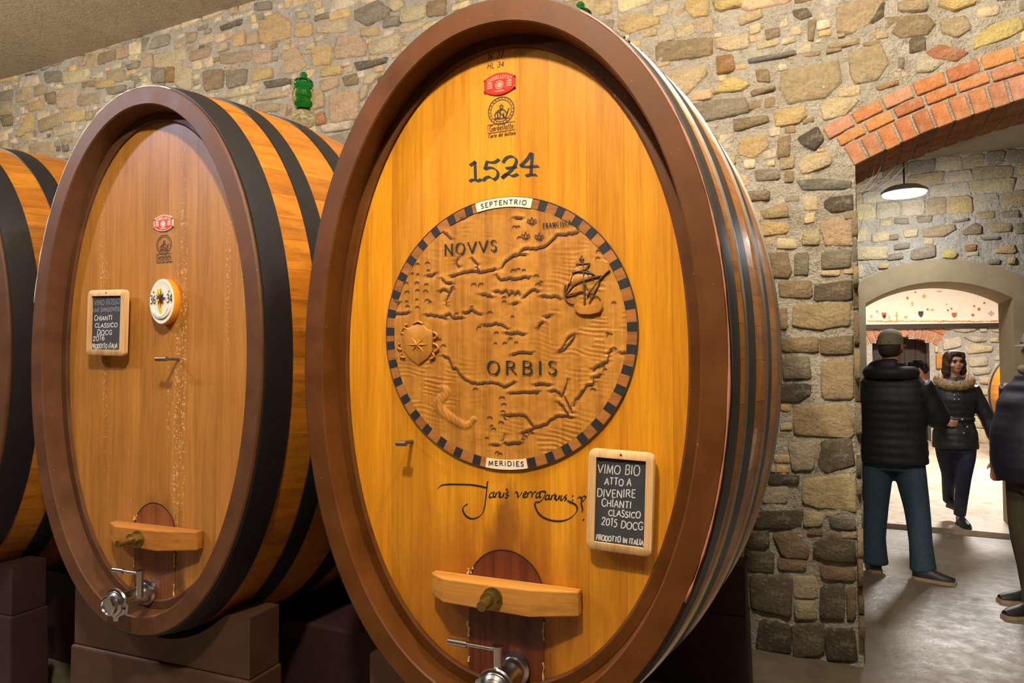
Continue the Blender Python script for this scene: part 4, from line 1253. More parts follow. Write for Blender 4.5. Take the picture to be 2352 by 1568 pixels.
# ------------------------------------------------------------------ printed and painted marks
def enamel_plate(C, cx, cy, wpx, hpx, faded, tilt=0.0):
    c = C.uv(cx, cy, C.HEAD - .004)
    k = pxm(C, cx, cy)
    l = C.uv(cx - wpx / 2, cy); r = C.uv(cx + wpx / 2, cy)
    hw = (r.x - l.x) / 2; hh = hpx * k / 2
    def outline(s):
        out = []
        for i in range(13):
            x = -1 + 2 * i / 12; out.append((x * hw * s, (0.52 + 0.48 * (1 - x * x)) * hh * s))
        return out + [(x, -z) for x, z in reversed(out)]
    ol = outline(1.0); m = len(ol)
    base = mesh_obj('maker_plate', [(c.x + x, C.HEAD - .004, c.y + z) for x, z in ol] + [(c.x + x, C.HEAD, c.y + z) for x, z in ol],
                    [tuple(range(m - 1, -1, -1))] + [(i, (i + 1) % m, m + (i + 1) % m, m + i) for i in range(m)], MAT['cream'] if faded else MAT['red_enamel'], C.root)
    y = C.HEAD - .0046
    mb = MB(); flat_poly(mb, [(c.x + x, c.y + z) for x, z in outline(.9)], y)
    mb.build('enamel_field', MAT['red_faded'] if faded else MAT['red_enamel'], base)
    mp = MAT['cream'] if faded else MAT['pink']
    y -= .0005
    mb = MB()
    R_ = hw * 1.35
    lettering(mb, 'GARBELLOTTO', (0, 0), (hw * 1.45, 0), hh * .30, hh * .06, y, None, False, 0, None, (c.x, c.y + hh * .46 - R_, R_, math.pi / 2 + hw * .72 / R_))
    ribbon(mb, arc_pts(c.x, c.y - hh * .12, hw * .24, 0, 2 * math.pi, 24), hw * .05, None, y)
    flat_poly(mb, arc_pts(c.x, c.y - hh * .12, hw * .17, 0, 2 * math.pi, 16), y)
    for sx in (-1, 1):
        for dz in (.12, -.08, -.28):
            ribbon(mb, [(c.x + sx * hw * .45, c.y + hh * dz), (c.x + sx * hw * .78, c.y + hh * dz)], hh * .12, None, y)
    ribbon(mb, [(c.x - hw * .3, c.y - hh * .68), (c.x + hw * .3, c.y - hh * .68)], hh * .10, None, y)
    mb.build('plate_lettering', mp, base)
    mb = MB()
    for sx in (-1, 1):
        for sz in (-1, 1):
            mb.lathe([(.0035, 0), (.003, .002), (.001, .003)], 8, Matrix.Translation((c.x + sx * hw * .96, C.HEAD - .004, c.y + sz * hh * .5)) @ Matrix.Rotation(math.pi / 2, 4, 'X'))
    mb.build('nail', MAT['brass'], base, True)

def burnt_stamp(C, cx, cy, rpx, squeeze, mat, big=True):
    c = C.uv(cx, cy); k = pxm(C, cx, cy); r = rpx * k; y = C.HEAD - .0007
    rx = (C.uv(cx + rpx * squeeze, cy).x - C.uv(cx - rpx * squeeze, cy).x) / 2
    mb = MB()
    for s, w in ((1.0, .05), (.80, .035)):
        ribbon(mb, [(c.x + (p[0] - c.x) * rx / r, p[1]) for p in arc_pts(c.x, c.y, r * s, 0, 2 * math.pi, 40)], r * w * 1.5, None, y)
    for i in range(22):
        a = 2 * math.pi * i / 22
        ribbon(mb, [(c.x + rx * .86 * math.cos(a), c.y + r * .86 * math.sin(a)), (c.x + rx * .94 * math.cos(a + .1), c.y + r * .94 * math.sin(a + .1))], r * .05, None, y)
    # the cooper at work inside the ring
    for st in ('-.5 -.25 -.36 -.05 -.1 -.12 -.06 -.5 -.42 -.52 -.5 -.25', '-.1 .3 .02 .42 .14 .32 .1 .16 -.04 .14 -.1 .3', '.0 .14 -.1 -.12 .1 -.35 .3 -.55', '.1 .1 .3 -.05 .46 -.3', '-.3 .0 -.1 .06 .08 .04', '.34 -.6 .5 -.2 .62 .1', '-.55 -.56 .5 -.62', '-.3 -.1 -.24 -.5', '.2 -.2 .2 -.6'):
        n = [float(x) for x in st.split()]
        ribbon(mb, [(c.x + n[i] * rx, c.y + n[i + 1] * r) for i in range(0, len(n), 2)], r * .11, None, y)
    bx, bz = rx * 1.05, r * .30; z0 = c.y - r * 1.25
    ribbon(mb, [(c.x - bx, z0 + bz), (c.x + bx, z0 + bz), (c.x + bx, z0 - bz), (c.x - bx, z0 - bz), (c.x - bx, z0 + bz)], r * .05, None, y)
    lettering(mb, 'Garbellotto', (c.x - bx * .9, z0 - bz * .6), (c.x + bx * .88, z0 - bz * .6), bz * 1.5, r * .06, y, None, False, .2)
    lettering(mb, "L'Arte del bottaio" if False else "l'arte del bottaio", (c.x - bx * .95, z0 - bz * 2.2), (c.x + bx * 1.05, z0 - bz * 2.2), bz * 1.05, r * .05, y, None, False, .2)
    mb.build('burnt_stamp', mat, C.root)

enamel_plate(CM, 1147, 192, 71, 50, False)
enamel_plate(CL, 375, 512, 44, 37, True)
burnt_stamp(CM, 1151, 254, 31, .95, MAT['stamp_ink'])
burnt_stamp(CL, 377, 562, 22, .78, MAT['stamp_ink'])
mb = MB(); y = CM.HEAD - .0007
k = pxm(CM, 1140, 140)
lettering(mb, "N' 37", CM.uv(1121, 138), CM.uv(1156, 132), 15 * k, 1.7 * k, y, None, False, .15)
lettering(mb, 'HL 34', CM.uv(1119, 158), CM.uv(1157, 153), 12 * k, 1.5 * k, y, None, False, .15)
mb.build('pencilled_number', MAT['stamp_ink'], CM.root)

def calligraphy(C, off, sc, strokes, widthpx, nib, y, mat, name, parent=None):
    mb = MB(); k = pxm(C, off[0] + 60, off[1] + 60) / sc
    for st in strokes:
        kind, nums = st.split(' ', 1)
        wf = 1.0
        if kind[0] == 't': wf = .5; kind = kind[1:]
        P = zpts(C, off, sc, nums)
        if kind == 's': P = [Vector((q.x, q.y)) for q in catmull([(p.x, p.y, 0) for p in P], 6)]
        if kind == 'l':
            for i in range(len(P) - 1): ribbon(mb, [P[i], P[i + 1]], widthpx * k * wf, nib, y)
        else: ribbon(mb, P, widthpx * k * wf, nib, y)
    return mb.build(name, mat, parent or C.root)
calligraphy(CM, (1000, 80), 4.125, ['l 330 1238 384 1200', 'l 376 1205 382 1372', 's 325 1388 360 1372 400 1384 436 1368',
    's 490 1200 530 1210 570 1204 606 1178', 'l 492 1200 468 1276', 's 468 1272 520 1258 570 1272 596 1310 585 1350 552 1376', 's 552 1372 520 1346 485 1352 450 1382',
    's 640 1212 676 1166 730 1152 768 1182 758 1232 712 1292 632 1358', 's 632 1356 680 1318 730 1338 784 1318', 'l 668 1266 772 1250',
    's 908 1120 870 1180 806 1244', 'l 806 1246 880 1252 980 1244', 'l 920 1118 906 1332', 's 858 1338 900 1326 962 1328'], 28, math.radians(-38), CM.HEAD - .0007, MAT['ink'], 'painted_year')
SIG = ['s 280 380 300 360 340 352 420 352 500 356 580 372', 'l 588 332 582 372', 's 586 335 580 400 572 470 560 520 530 552 490 562 455 545 436 512 440 488 465 472',
  's 622 400 604 408 598 428 612 432 626 412', 's 628 396 622 424 632 430', 's 640 400 634 432', 's 638 416 654 398 660 404 654 430', 's 668 402 662 428 674 430 686 406', 's 688 402 682 430', 's 716 398 702 404 704 414 714 422 704 434 694 430', 's 700 380 710 388',
  's 756 400 768 402 774 432', 's 774 432 790 412 796 398', 's 806 416 824 410 820 398 808 406 806 428 824 430', 's 834 400 830 432', 's 834 414 846 398 856 400', 's 862 400 858 432', 's 862 414 874 398 884 400', 's 904 402 888 408 884 430 898 430 908 408', 's 910 400 906 430 916 430',
  's 904 398 930 394 942 404 930 432 922 446', 's 960 416 944 422 940 440 954 444 964 424', 's 966 414 962 440 972 442', 's 982 416 976 446', 's 980 430 994 414 1000 418 996 444', 's 1008 416 1004 442 1014 446 1026 420', 's 1028 418 1024 446', 's 1040 418 1036 446 1046 446 1058 424', 's 1074 416 1060 424 1064 434 1070 444 1056 450',
  's 922 448 900 460 878 462 880 490 900 530 940 560 1000 576 1060 572 1110 545 1136 505 1124 476 1096 462 1076 452',
  'l 1106 420 1110 426', 'l 1106 446 1110 452', 's 1136 440 1150 430 1164 440 1160 460', 's 1160 440 1176 424 1188 432 1176 450 1160 464 1168 500 1166 522', 'l 1172 564 1176 572']
calligraphy(CM, (900, 980), 2.667, SIG, 9.5, math.radians(50), CM.HEAD - .0007, MAT['ink'], 'painted_signature')

# ------------------------------------------------------------------ ceramic medallion
def medallion(C):
    w0 = C.HEAD - .034
    c = C.uv(371, 692, w0)
    hw, hh = .061, .085
    N = 40
    rings = []
    for s, w in ((.96, C.HEAD), (1.0, C.HEAD - .006), (1.0, w0 + .006), (.985, w0 + .002)):
        rings.append([Vector((c.x + hw * s * math.cos(2 * math.pi * i / N), w, c.y + hh * s * math.sin(2 * math.pi * i / N))) for i in range(N)])
    mb = MB(); mb.loft(rings, True, True)
    root = mb.build('medallion', MAT['ceramic_edge'], C.root); smooth_by_angle(root, 50)
    rings = []
    for s, w in ((.985, w0 + .003), (.97, w0), (.90, w0 - .001), (.82, w0 + .001), (.5, w0)):
        rings.append([Vector((c.x + hw * s * math.cos(2 * math.pi * i / N), w, c.y + hh * s * math.sin(2 * math.pi * i / N))) for i in range(N)])
    mb = MB(); mb.loft(rings, True, True)
    o = mb.build('glazed_face', MAT['ceramic'], root); smooth_by_angle(o, 50)
    y = w0 - .0022
    mb = MB()
    lettering(mb, '36', (c.x - hw * .90, c.y - hh * .08), (c.x - hw * .46, c.y - hh * .08), hh * .36, .0034, y)
    lettering(mb, '34', (c.x + hw * .44, c.y - hh * .06), (c.x + hw * .90, c.y - hh * .06), hh * .36, .0034, y)
    mb.build('painted_number', MAT['ink'], root)
    mb = MB()   # yellow and white shield halves, modelled in low relief
    P = [(-.34, .52), (0, .58), (.02, -.56), (-.18, -.36), (-.34, .05)]
    v = [(c.x + x * hw, y, c.y + z * hh) for x, z in P]; mb.add(v + [(c.x - .16 * hw, y - .003, c.y + .1 * hh)], [(i, (i + 1) % 5, 5) for i in range(5)])
    mb.build('shield_half', MAT['yellow'], root)
    mb = MB(); st = []
    for i in range(16):
        a = math.pi / 2 + 2 * math.pi * i / 16; r = (.46 if i % 4 == 0 else .36) if i % 2 == 0 else .14
        st.append((c.x + r * hw * math.cos(a) * 1.0, y - .0015, c.y + .14 * hh + r * hh * math.sin(a)))
    mb.add(st + [(c.x, y - .006, c.y + .14 * hh)], [(i, (i + 1) % 16, 16) for i in range(16)])
    mb.build('star', MAT['ink'], root)
    mb = MB()
    for i in (3, 7, 10, 12):
        a = math.pi / 2 + 2 * math.pi * i / 16
        mb.add([(c.x + .1 * hw * math.cos(a - .5), y - .005, c.y + .14 * hh + .1 * hh * math.sin(a - .5)), (c.x + .1 * hw * math.cos(a + .5), y - .005, c.y + .14 * hh + .1 * hh * math.sin(a + .5)), (c.x + .42 * hw * math.cos(a), y - .004, c.y + .14 * hh + .42 * hh * math.sin(a))], [(0, 1, 2)])
    for sx in (-.62, .62):
        for k in range(5):
            a = 2 * math.pi * k / 5
            ribbon(mb, [(c.x + sx * hw, c.y + .42 * hh), (c.x + sx * hw + .09 * hw * math.cos(a), c.y + .42 * hh + .06 * hh * math.sin(a))], .0016, None, y)
    mb.build('red_petals', MAT['maroon'], root)
    mb = MB()
    mb.tube(catmull([(c.x + .78 * hw * math.cos(a), y + .001, c.y - .1 * hh + .62 * hh * math.sin(a)) for a in [math.radians(205 + 150 * i / 8) for i in range(9)]], 3), .0045, 8)
    mb.build('ribbon_scroll', MAT['ceramic'], root, True)
    mb = MB(); ribbon(mb, [(c.x + .62 * hw * math.cos(a), c.y - .18 * hh + .5 * hh * math.sin(a)) for a in [math.radians(215 + 130 * i / 12) for i in range(13)]], .0022, None, y - .004)
    mb.build('scroll_shading', MAT['stamp_ink'], root)
medallion(CL)

# ------------------------------------------------------------------ carved round map
MAT['carved'] = wood('carved_oak', (192, 130, 48), (146, 88, 26), 'z', 0.42, gscale=.9)
MAT['carved_dark'] = plain('stain_shade_line', (84, 50, 22), 0.6, 0, 0.25, 60)  # carving stain and groove shade put into one dark brown
MAT['tile_dark'] = plain('ebony_inlay', (42, 40, 42), 0.45, 0, 0.2, 60)
MAT['tile_tan'] = wood('walnut_inlay', (176, 112, 50), (132, 78, 32), 'x', 0.45, gscale=1.2)
MO, MS = (860, 420), 2.306
eL, eR, eT, eB = CM.uv(884, 766), CM.uv(1473, 766), CM.uv(1172, 456), CM.uv(1180, 1076)
mc = Vector(((eL.x + eR.x) / 2, (eT.y + eB.y) / 2))
mr = ((eR.x - eL.x) + (eT.y - eB.y)) / 4
RINGW = .030
COAST = """1080 225 1087 245 1065 265 1020 270 970 275 940 310 890 340 850 350 810 345 785 357 773 372|805 375 750 380 720 400 690 425 680 450|410 495 440 485 480 475 520 465 555 470 590 470 620 460 645 455|520 400 545 425 550 455 565 470|450 395 438 420 452 442|280 490 310 488 325 475|360 505 380 525 415 530|350 577 365 563 380 563 400 580 415 560|400 590 385 620 387 645|650 485 662 505 690 512 720 505 750 510 790 500 828 500|640 575 660 572 680 582 700 570 715 592 730 572 745 590 765 575 775 592|790 605 810 590 825 575 845 565 872 576|570 590 595 592 627 602|730 640 762 634|888 600 915 598 935 606 960 595 987 612|275 695 310 700 345 705 385 715|378 702 400 694 430 715 472 711|475 688 500 685 520 668 545 685 572 696|108 690 150 692 187 684|105 600 115 625 137 636|578 750 610 752 640 745 665 746 690 755 707 771|695 790 730 795 760 790 797 801|870 766 880 745 896 735|904 711 932 696|978 893 1000 870 1015 845 1030 815 1062 799|985 890 1010 880 1032 850 1055 825 1062 800|365 915 395 925 410 950 415 975 440 980 450 1005 480 1035 510 1050 550 1062 600 1055 650 1060 690 1075 720 1065 747 1049|1366 890 1340 898 1303 895|1262 884 1245 900 1240 940 1215 955 1190 965 1158 987|1197 1017 1165 1030 1160 1060 1125 1075 1110 1100 1090 1125 1065 1150 1060 1177|1025 1033 1015 1080 999 1122|933 1100 970 1102 1001 1126|1010 1130 1030 1170 1052 1212|975 1160 1010 1190 1031 1232|1052 1241 1010 1232 970 1235 940 1250 920 1270 885 1285 850 1292 820 1310 783 1321|800 1230 825 1255 846 1291|695 1246 690 1230 730 1228 770 1225 802 1233|690 1370 715 1378 740 1372 777 1373|690 1328 688 1366|622 1378 662 1381|730 905 780 898 842 899|720 1112 800 1105 872 1106|850 1065 890 1062 932 1064|455 190 480 183|745 185 785 187|370 260 395 280 412 300"""
coast = []
for s in COAST.split('|'):
    P = zpts(CM, MO, MS, s)
    Q = catmull([(p.x, p.y, 0) for p in P], 5)
    rj = random.Random(len(s) + int(P[0].x * 999))
    # the coast is nibbled by small bays
    coast.append([Vector((q.x + rj.uniform(-.0016, .0016), q.y + rj.uniform(-.0022, .0022))) for q in Q])
# hills and islets: small curls
hills = []
hr = random.Random(21)
for (x, y) in [(205, 485), (232, 437), (235, 490), (230, 537), (232, 575), (230, 622), (232, 665), (285, 432), (290, 470), (172, 540), (178, 585), (175, 632), (180, 660), (285, 630), (300, 635), (770, 295), (745, 240), (765, 240), (885, 530), (870, 545), (860, 500), (745, 400), (740, 470), (765, 465), (795, 468), (530, 545), (570, 545), (690, 612), (690, 635), (615, 695), (735, 712), (560, 772), (650, 800), (725, 830), (755, 850), (695, 855), (645, 855), (1190, 365), (1185, 405), (1270, 640), (1105, 1105), (1160, 1100), (1210, 980), (1225, 960), (1225, 995), (680, 1145), (690, 1180), (685, 1215), (615, 1250), (625, 1290), (635, 1310), (675, 1275), (600, 1355), (800, 1345), (790, 1360), (835, 1330), (540, 1098), (655, 1430), (670, 1440), (1235, 800), (1250, 810), (1270, 885), (350, 835), (370, 870), (280, 545), (275, 580), (420, 560), (520, 660), (440, 700)]:
    p = zpts(CM, MO, MS, [x, y])[0]; r = hr.uniform(.004, .0075)
    a0 = hr.uniform(0, .8)
    hills.append([p + Vector((r * 1.3 * math.cos(a), r * math.sin(a))) for a in [a0 + math.pi * .9 * i / 6 for i in range(7)]])
segs = []
for L_ in coast:
    for i in range(len(L_) - 1): segs.append((L_[i].x, L_[i].y, L_[i + 1].x, L_[i + 1].y))
segs = np.array(segs)
G = 232
gx = np.linspace(-1, 1, G) * (mr - RINGW + .004)
X, Z = np.meshgrid(mc.x + gx, mc.y + gx)
inside = (X - mc.x) ** 2 + (Z - mc.y) ** 2 <= (mr - RINGW + .003) ** 2
D = np.full(X.shape, 9.0); SD = np.zeros(X.shape)
for x1, y1, x2, y2 in segs:
    # only the neighbourhood of each segment
    jx0 = np.searchsorted(gx, min(x1, x2) - mc.x - .03); jx1 = np.searchsorted(gx, max(x1, x2) - mc.x + .03)
    jz0 = np.searchsorted(gx, min(y1, y2) - mc.y - .03); jz1 = np.searchsorted(gx, max(y1, y2) - mc.y + .03)
    if jx1 <= jx0 or jz1 <= jz0: continue
    xs = X[jz0:jz1, jx0:jx1]; zs = Z[jz0:jz1, jx0:jx1]
    dx, dz = x2 - x1, y2 - y1; L2 = dx * dx + dz * dz + 1e-12
    t = np.clip(((xs - x1) * dx + (zs - y1) * dz) / L2, 0, 1)
    d = np.hypot(xs - x1 - t * dx, zs - y1 - t * dz)
    sub = D[jz0:jz1, jx0:jx1]; ssub = SD[jz0:jz1, jx0:jx1]
    upd = d < sub
    ssub[upd] = np.sign(zs - y1 - t * dz)[upd]; sub[upd] = d[upd]
Hh = 0.0018 * np.exp(-(D / .009) ** 2) * SD - 0.0016 * np.exp(-(D / .0032) ** 2)
wr = np.random.RandomState(4)
def smooth_noise(cells, ax=1.0):
    g = wr.rand(cells + 3, int(cells * ax) + 3)
    u = (X - X.min()) / (X.max() - X.min()) * int(cells * ax); v = (Z - Z.min()) / (Z.max() - Z.min()) * cells
    i = u.astype(int); j = v.astype(int); fu = u - i; fv = v - j
    fu = fu * fu * (3 - 2 * fu); fv = fv * fv * (3 - 2 * fv)
    return (g[j, i] * (1 - fu) + g[j, i + 1] * fu) * (1 - fv) + (g[j + 1, i] * (1 - fu) + g[j + 1, i + 1] * fu) * fv - .5
# rippled sea: short gouge marks, stronger where open water lies
U = (X - mc.x) / mr; V = (Z - mc.y) / mr
sea = np.clip(np.maximum.reduce([np.exp(-((U - .62) ** 2 / .09 + (V - .12) ** 2 / .22)), np.exp(-((U + .62) ** 2 / .12 + (V + .38) ** 2 / .06)), np.exp(-((U - .45) ** 2 / .2 + (V + .75) ** 2 / .03)), .35 * np.exp(-((U + .3) ** 2 / .2 + (V - .72) ** 2 / .03))]), 0, 1)
ph = smooth_noise(14) * 9
rip = np.sin(V * 190 + U * 26 + ph) * (smooth_noise(26, .7) > .02)
Hh += sea * .0011 * rip + .0016 * smooth_noise(20) + .0008 * smooth_noise(60)
# dolphin-like sea beast in the lower left, a rolling body in low relief
bc = zpts(CM, MO, MS, '365 1085 385 1110 345 1160 360 1205 420 1250 490 1285 530 1250')
bc = catmull([(p.x, p.y, 0) for p in bc], 6)
for i, q in enumerate(bc):
    r = .017 * (1 - .9 * abs(i / len(bc) - .4))
    Hh = np.maximum(Hh, .0055 * np.sqrt(np.clip(1 - ((X - q.x) ** 2 + (Z - q.y) ** 2) / r ** 2, 0, 1)) - .0006 + .0006 * np.sin(X * 600 + Z * 350) )if False else np.maximum(Hh, .0032 * np.sqrt(np.clip(1 - ((X - q.x) ** 2 + (Z - q.y) ** 2) / r ** 2, 0, 1)) * (1 + .25 * np.sin(X * 500 + Z * 300)) - .002 * (((X - q.x) ** 2 + (Z - q.y) ** 2) > r ** 2))
W_MAP = CM.HEAD - .005
idx = -np.ones(X.shape, int); vv = []; ff = []
for j in range(G):
    for i in range(G):
        if inside[j, i]:
            idx[j, i] = len(vv); vv.append((X[j, i], W_MAP - Hh[j, i], Z[j, i]))
for j in range(G - 1):
    for i in range(G - 1):
        q = (idx[j, i], idx[j, i + 1], idx[j + 1, i + 1], idx[j + 1, i])
        if min(q) >= 0: ff.append(q)
carved = mesh_obj('carved_map', vv, ff, MAT['carved'], CM.root, True)
carved['label'] = 'round carved relief of an old sea chart'
for L_ in coast:
    mb = MB(); ribbon(mb, L_, .0050, math.radians(80), W_MAP - .0010)  # dark ribbon paints in the shade of the stained groove
    mb.build('coastline', MAT['carved_dark'], carved)
for L_ in hills:
    mb = MB(); ribbon(mb, L_, .0036, math.radians(70), W_MAP - .0016)
    mb.build('hill_curl', MAT['carved_dark'], carved)
# inlaid ring of light and dark tiles
def ring_piece(a0, a1, r0, r1, w_f, n=3):
    v = []; f = []
    for k in range(n + 1):
        a = a0 + (a1 - a0) * k / n
        for r, w in ((r0, w_f), (r1, w_f), (r1, CM.HEAD + .001), (r0, CM.HEAD + .001)):
            v.append((mc.x + r * math.cos(a), w, mc.y + r * math.sin(a)))
    for k in range(n):
        for q in range(4): f.append((k * 4 + q, k * 4 + (q + 1) % 4, k * 4 + 4 + (q + 1) % 4, k * 4 + 4 + q))
    f += [(3, 2, 1, 0), (n * 4, n * 4 + 1, n * 4 + 2, n * 4 + 3)]
    return v, f
def ang(p): return math.atan2(p.y - mc.y, p.x - mc.x) % (2 * math.pi)
DARK = [(505, 155), (415, 203), (330, 262), (260, 330), (195, 408), (147, 495), (103, 588), (78, 690), (68, 787), (70, 863), (85, 963), (112, 1060), (157, 1152), (215, 1235), (285, 1303), (365, 1368), (450, 1418), (548, 1458), (895, 120), (990, 150), (1082, 195), (1163, 255), (1237, 333), (1297, 425), (1345, 525), (1377, 640), (1390, 760), (1385, 883), (1363, 998), (1325, 1105), (1268, 1205), (1198, 1295), (1118, 1370), (1030, 1425), (938, 1462), (838, 1483)]
r0, r1 = mr - RINGW, mr - .004
spans = []
hd = .0122 / mr
for x, y in DARK:
    a = ang(zpts(CM, MO, MS, [x, y])[0]); spans.append((a - hd, a + hd, 'd'))
aS0, aS1 = ang(CM.uv(1222, 474)), ang(CM.uv(1098, 486)); spans.append((aS0, aS1, 'S'))
aM0, aM1 = ang(CM.uv(1119, 1061)), ang(CM.uv(1213, 1069)); spans.append((aM0, aM1, 'M'))
spans.sort()
nd = 0
for i, (a0, a1, kd) in enumerate(spans):
    n0 = spans[(i + 1) % len(spans)][0] + (2 * math.pi if i == len(spans) - 1 else 0)
    mt, w_f = {'d': (MAT['tile_dark'], CM.HEAD - .0062), 'S': (MAT['cream'], CM.HEAD - .008), 'M': (MAT['cream'], CM.HEAD - .008)}[kd]
    v, f = ring_piece(a0, a1, r0, r1 if kd == 'd' else r1 + .001, w_f, 3 if kd == 'd' else 10)
    o = mesh_obj('dark_tile' if kd == 'd' else 'name_plate', v, f, mt, CM.root); smooth_by_angle(o, 30)
    if kd != 'd':
        mb = MB(); hgt = .0125
        if kd == 'S':
            R_ = (r0 + r1) / 2 - hgt / 2
            lettering(mb, 'SEPTENTRIO', (0, 0), ((a1 - a0) * R_ * .82, 0), hgt, .0024, w_f - .0005, None, True, 0, None, (mc.x, mc.y, R_, a1 - (a1 - a0) * .09), .3)
        else:
            rr_ = (r0 + r1) / 2 - hgt * .45
            pa = Vector((mc.x + rr_ * math.cos(a0 + .02), mc.y + rr_ * math.sin(a0 + .02) - hgt)); pb = Vector((mc.x + rr_ * math.cos(a1 - .02), mc.y + rr_ * math.sin(a1 - .02) - hgt))
            lettering(mb, 'MERIDIES', pa, pb, hgt, .0024, w_f - .0005, None, True, 0, None, None, .3)
        mb.build('plate_lettering', MAT['ink'], o)
    if n0 - a1 > .006:
        v, f = ring_piece(a1 + .001, n0 - .001, r0, r1, CM.HEAD - .0055, 4)
        o = mesh_obj('light_tile', v, f, MAT['tile_tan'], CM.root); smooth_by_angle(o, 30)
        k = hr.uniform(.8, 1.12); o.color = (k, k, k, 1)
for rr_, wd in ((mr - .002, .004), (mr - RINGW, .0028)):
    mb = MB(); mb.tube([(mc.x + rr_ * math.cos(2 * math.pi * i / 160), CM.HEAD - .004, mc.y + rr_ * math.sin(2 * math.pi * i / 160)) for i in range(161)], wd / 2, 6, False)
    mb.build('ring_line', MAT['stamp_ink'], CM.root)
# names on the map
yT = W_MAP - .0034
k = pxm(CM, 1100, 600) / MS
mb = MB()
lettering(mb, 'NOVVS', zpts(CM, MO, MS, '378 384')[0], zpts(CM, MO, MS, '655 361')[0], 56 * k, 9 * k, yT, math.radians(-25), True, 0, None, None, .28)
mb.build('map_lettering', MAT['ink'], carved); mb = MB()
lettering(mb, 'ORBIS', zpts(CM, MO, MS, '604 1012')[0], zpts(CM, MO, MS, '972 1014')[0], 66 * k, 10 * k, yT, math.radians(-25), True, 0, None, None, .42)
mb.build('map_lettering', MAT['ink'], carved); mb = MB()
lettering(mb, 'FRANCISCA', zpts(CM, MO, MS, '898 242')[0], zpts(CM, MO, MS, '1046 222')[0], 22 * k, 4.5 * k, yT, None, True, 0, None, None, .3)
mb.build('map_lettering', MAT['ink'], carved)
# three lilies
mb = MB()
for x, y in ((838, 208), (805, 286), (877, 290)):
    for st in ('0 24 -7 8 0 -22 7 8 0 24', '-5 4 -20 14 -24 0 -14 -4 -5 -12', '5 4 20 14 24 0 14 -4 5 -12', '-14 -10 14 -10'):
        n = [float(q) for q in st.split()]
        ribbon(mb, [zpts(CM, MO, MS, [x + n[i], y - n[i + 1]])[0] for i in range(0, len(n), 2)], 6 * k, None, yT + .001)
mb.build('lilies', MAT['carved_dark'], carved)
# shield with the eight-pointed star, raised
def raised(poly, h, mat, name, parent, y0=W_MAP, dome=.6, inset=.9):
    n = len(poly); c = sum(poly, Vector((0, 0))) / n
    v = [(p.x, y0 + .002, p.y) for p in poly] + [(p.x, y0 - h * dome, p.y) for p in poly] + [((c + (p - c) * inset).x, y0 - h, (c + (p - c) * inset).y) for p in poly] + [(c.x, y0 - h * 1.05, c.y)]
    f = []
    for kk in range(2):
        for i in range(n): f.append((kk * n + i, kk * n + (i + 1) % n, (kk + 1) * n + (i + 1) % n, (kk + 1) * n + i))
    for i in range(n): f.append((2 * n + i, 2 * n + (i + 1) % n, 3 * n))
    o = mesh_obj(name, v, f, mat, parent); smooth_by_angle(o, 35); return o
sh = zpts(CM, MO, MS, '165 765 190 770 212 750 265 750 285 775 312 782 318 815 312 850 315 890 290 925 240 965 190 925 163 890 160 850 150 815')
shield = raised(sh, .006, MAT['carved'], 'carved_shield', carved)
mb = MB()
for st in ('165 765 150 790 165 800', '318 790 335 800 338 815 322 825', '318 850 338 860 345 880 325 895', '140 850 132 870 150 885', '150 900 148 920 170 925', '315 900 325 920 300 935', '175 775 165 760 180 750', '212 748 240 735 265 748'):
    P = catmull([(p.x, W_MAP - .004, p.y) for p in zpts(CM, MO, MS, st)], 4)
    mb.tube(P, .0036, 7)
mb.build('scrollwork', MAT['carved'], shield, True)
mb = MB(); sc_ = zpts(CM, MO, MS, '238 857')[0]; R8 = 62 * k
for i in range(8):
    a = math.pi / 2 + i * math.pi / 4; r = R8 * (1.12 if i % 2 == 0 else .86)
    tipp = (sc_.x + r * math.cos(a), W_MAP - .0062, sc_.y + r * math.sin(a))
    for s in (-1, 1):
        sd = (sc_.x + R8 * .3 * math.cos(a + s * math.pi / 8), W_MAP - .0062, sc_.y + R8 * .3 * math.sin(a + s * math.pi / 8))
        mb.add([(sc_.x, W_MAP - .0125, sc_.y), sd, tipp], [(0, 1, 2) if s < 0 else (0, 2, 1)])
mb.build('star', MAT['carved'], shield)
# the ship
hull = zpts(CM, MO, MS, '1058 645 1080 655 1130 650 1180 640 1212 632 1215 660 1200 688 1150 700 1095 698 1070 685')
ship = raised(hull, .009, MAT['carved'], 'carved_ship', carved)
mb = MB()
for st, r in (('1118 655 1116 560 1110 440 1100 400', .0030), ('1072 432 1145 428', .0024), ('1050 478 1095 470 1165 485', .0024), ('1015 602 1060 545 1110 520 1205 492', .0026), ('1130 600 1160 560 1210 500 1250 462', .0028), ('1030 540 1070 520 1110 515', .0020),
              ('1072 432 1085 455 1062 475 1050 500 1042 530', .0020), ('1145 428 1130 460 1150 475 1170 490', .0020), ('1080 432 1110 465 1145 500 1165 515', .0014), ('1145 430 1110 470 1075 500', .0014),
              ('1015 540 1012 580 1020 620 1045 640 1062 642', .0026), ('1035 530 1025 560 1015 602', .0018), ('1012 602 1060 595 1090 580 1118 575', .0020), ('1118 530 1135 570 1150 610', .0014), ('1110 520 1080 560 1068 590', .0014), ('1205 492 1190 540 1165 590 1140 640', .0018), ('1140 640 1160 605 1185 600 1200 620', .0018), ('1090 400 1100 412 1112 402', .0022), ('1100 385 1100 402', .0020)):
    P = zpts(CM, MO, MS, st)
    P = catmull([(p.x, W_MAP - .0028, p.y) for p in P], 4)
    mb.tube(P, r, 6)
mb.build('rigging', MAT['carved_dark'], ship, True)
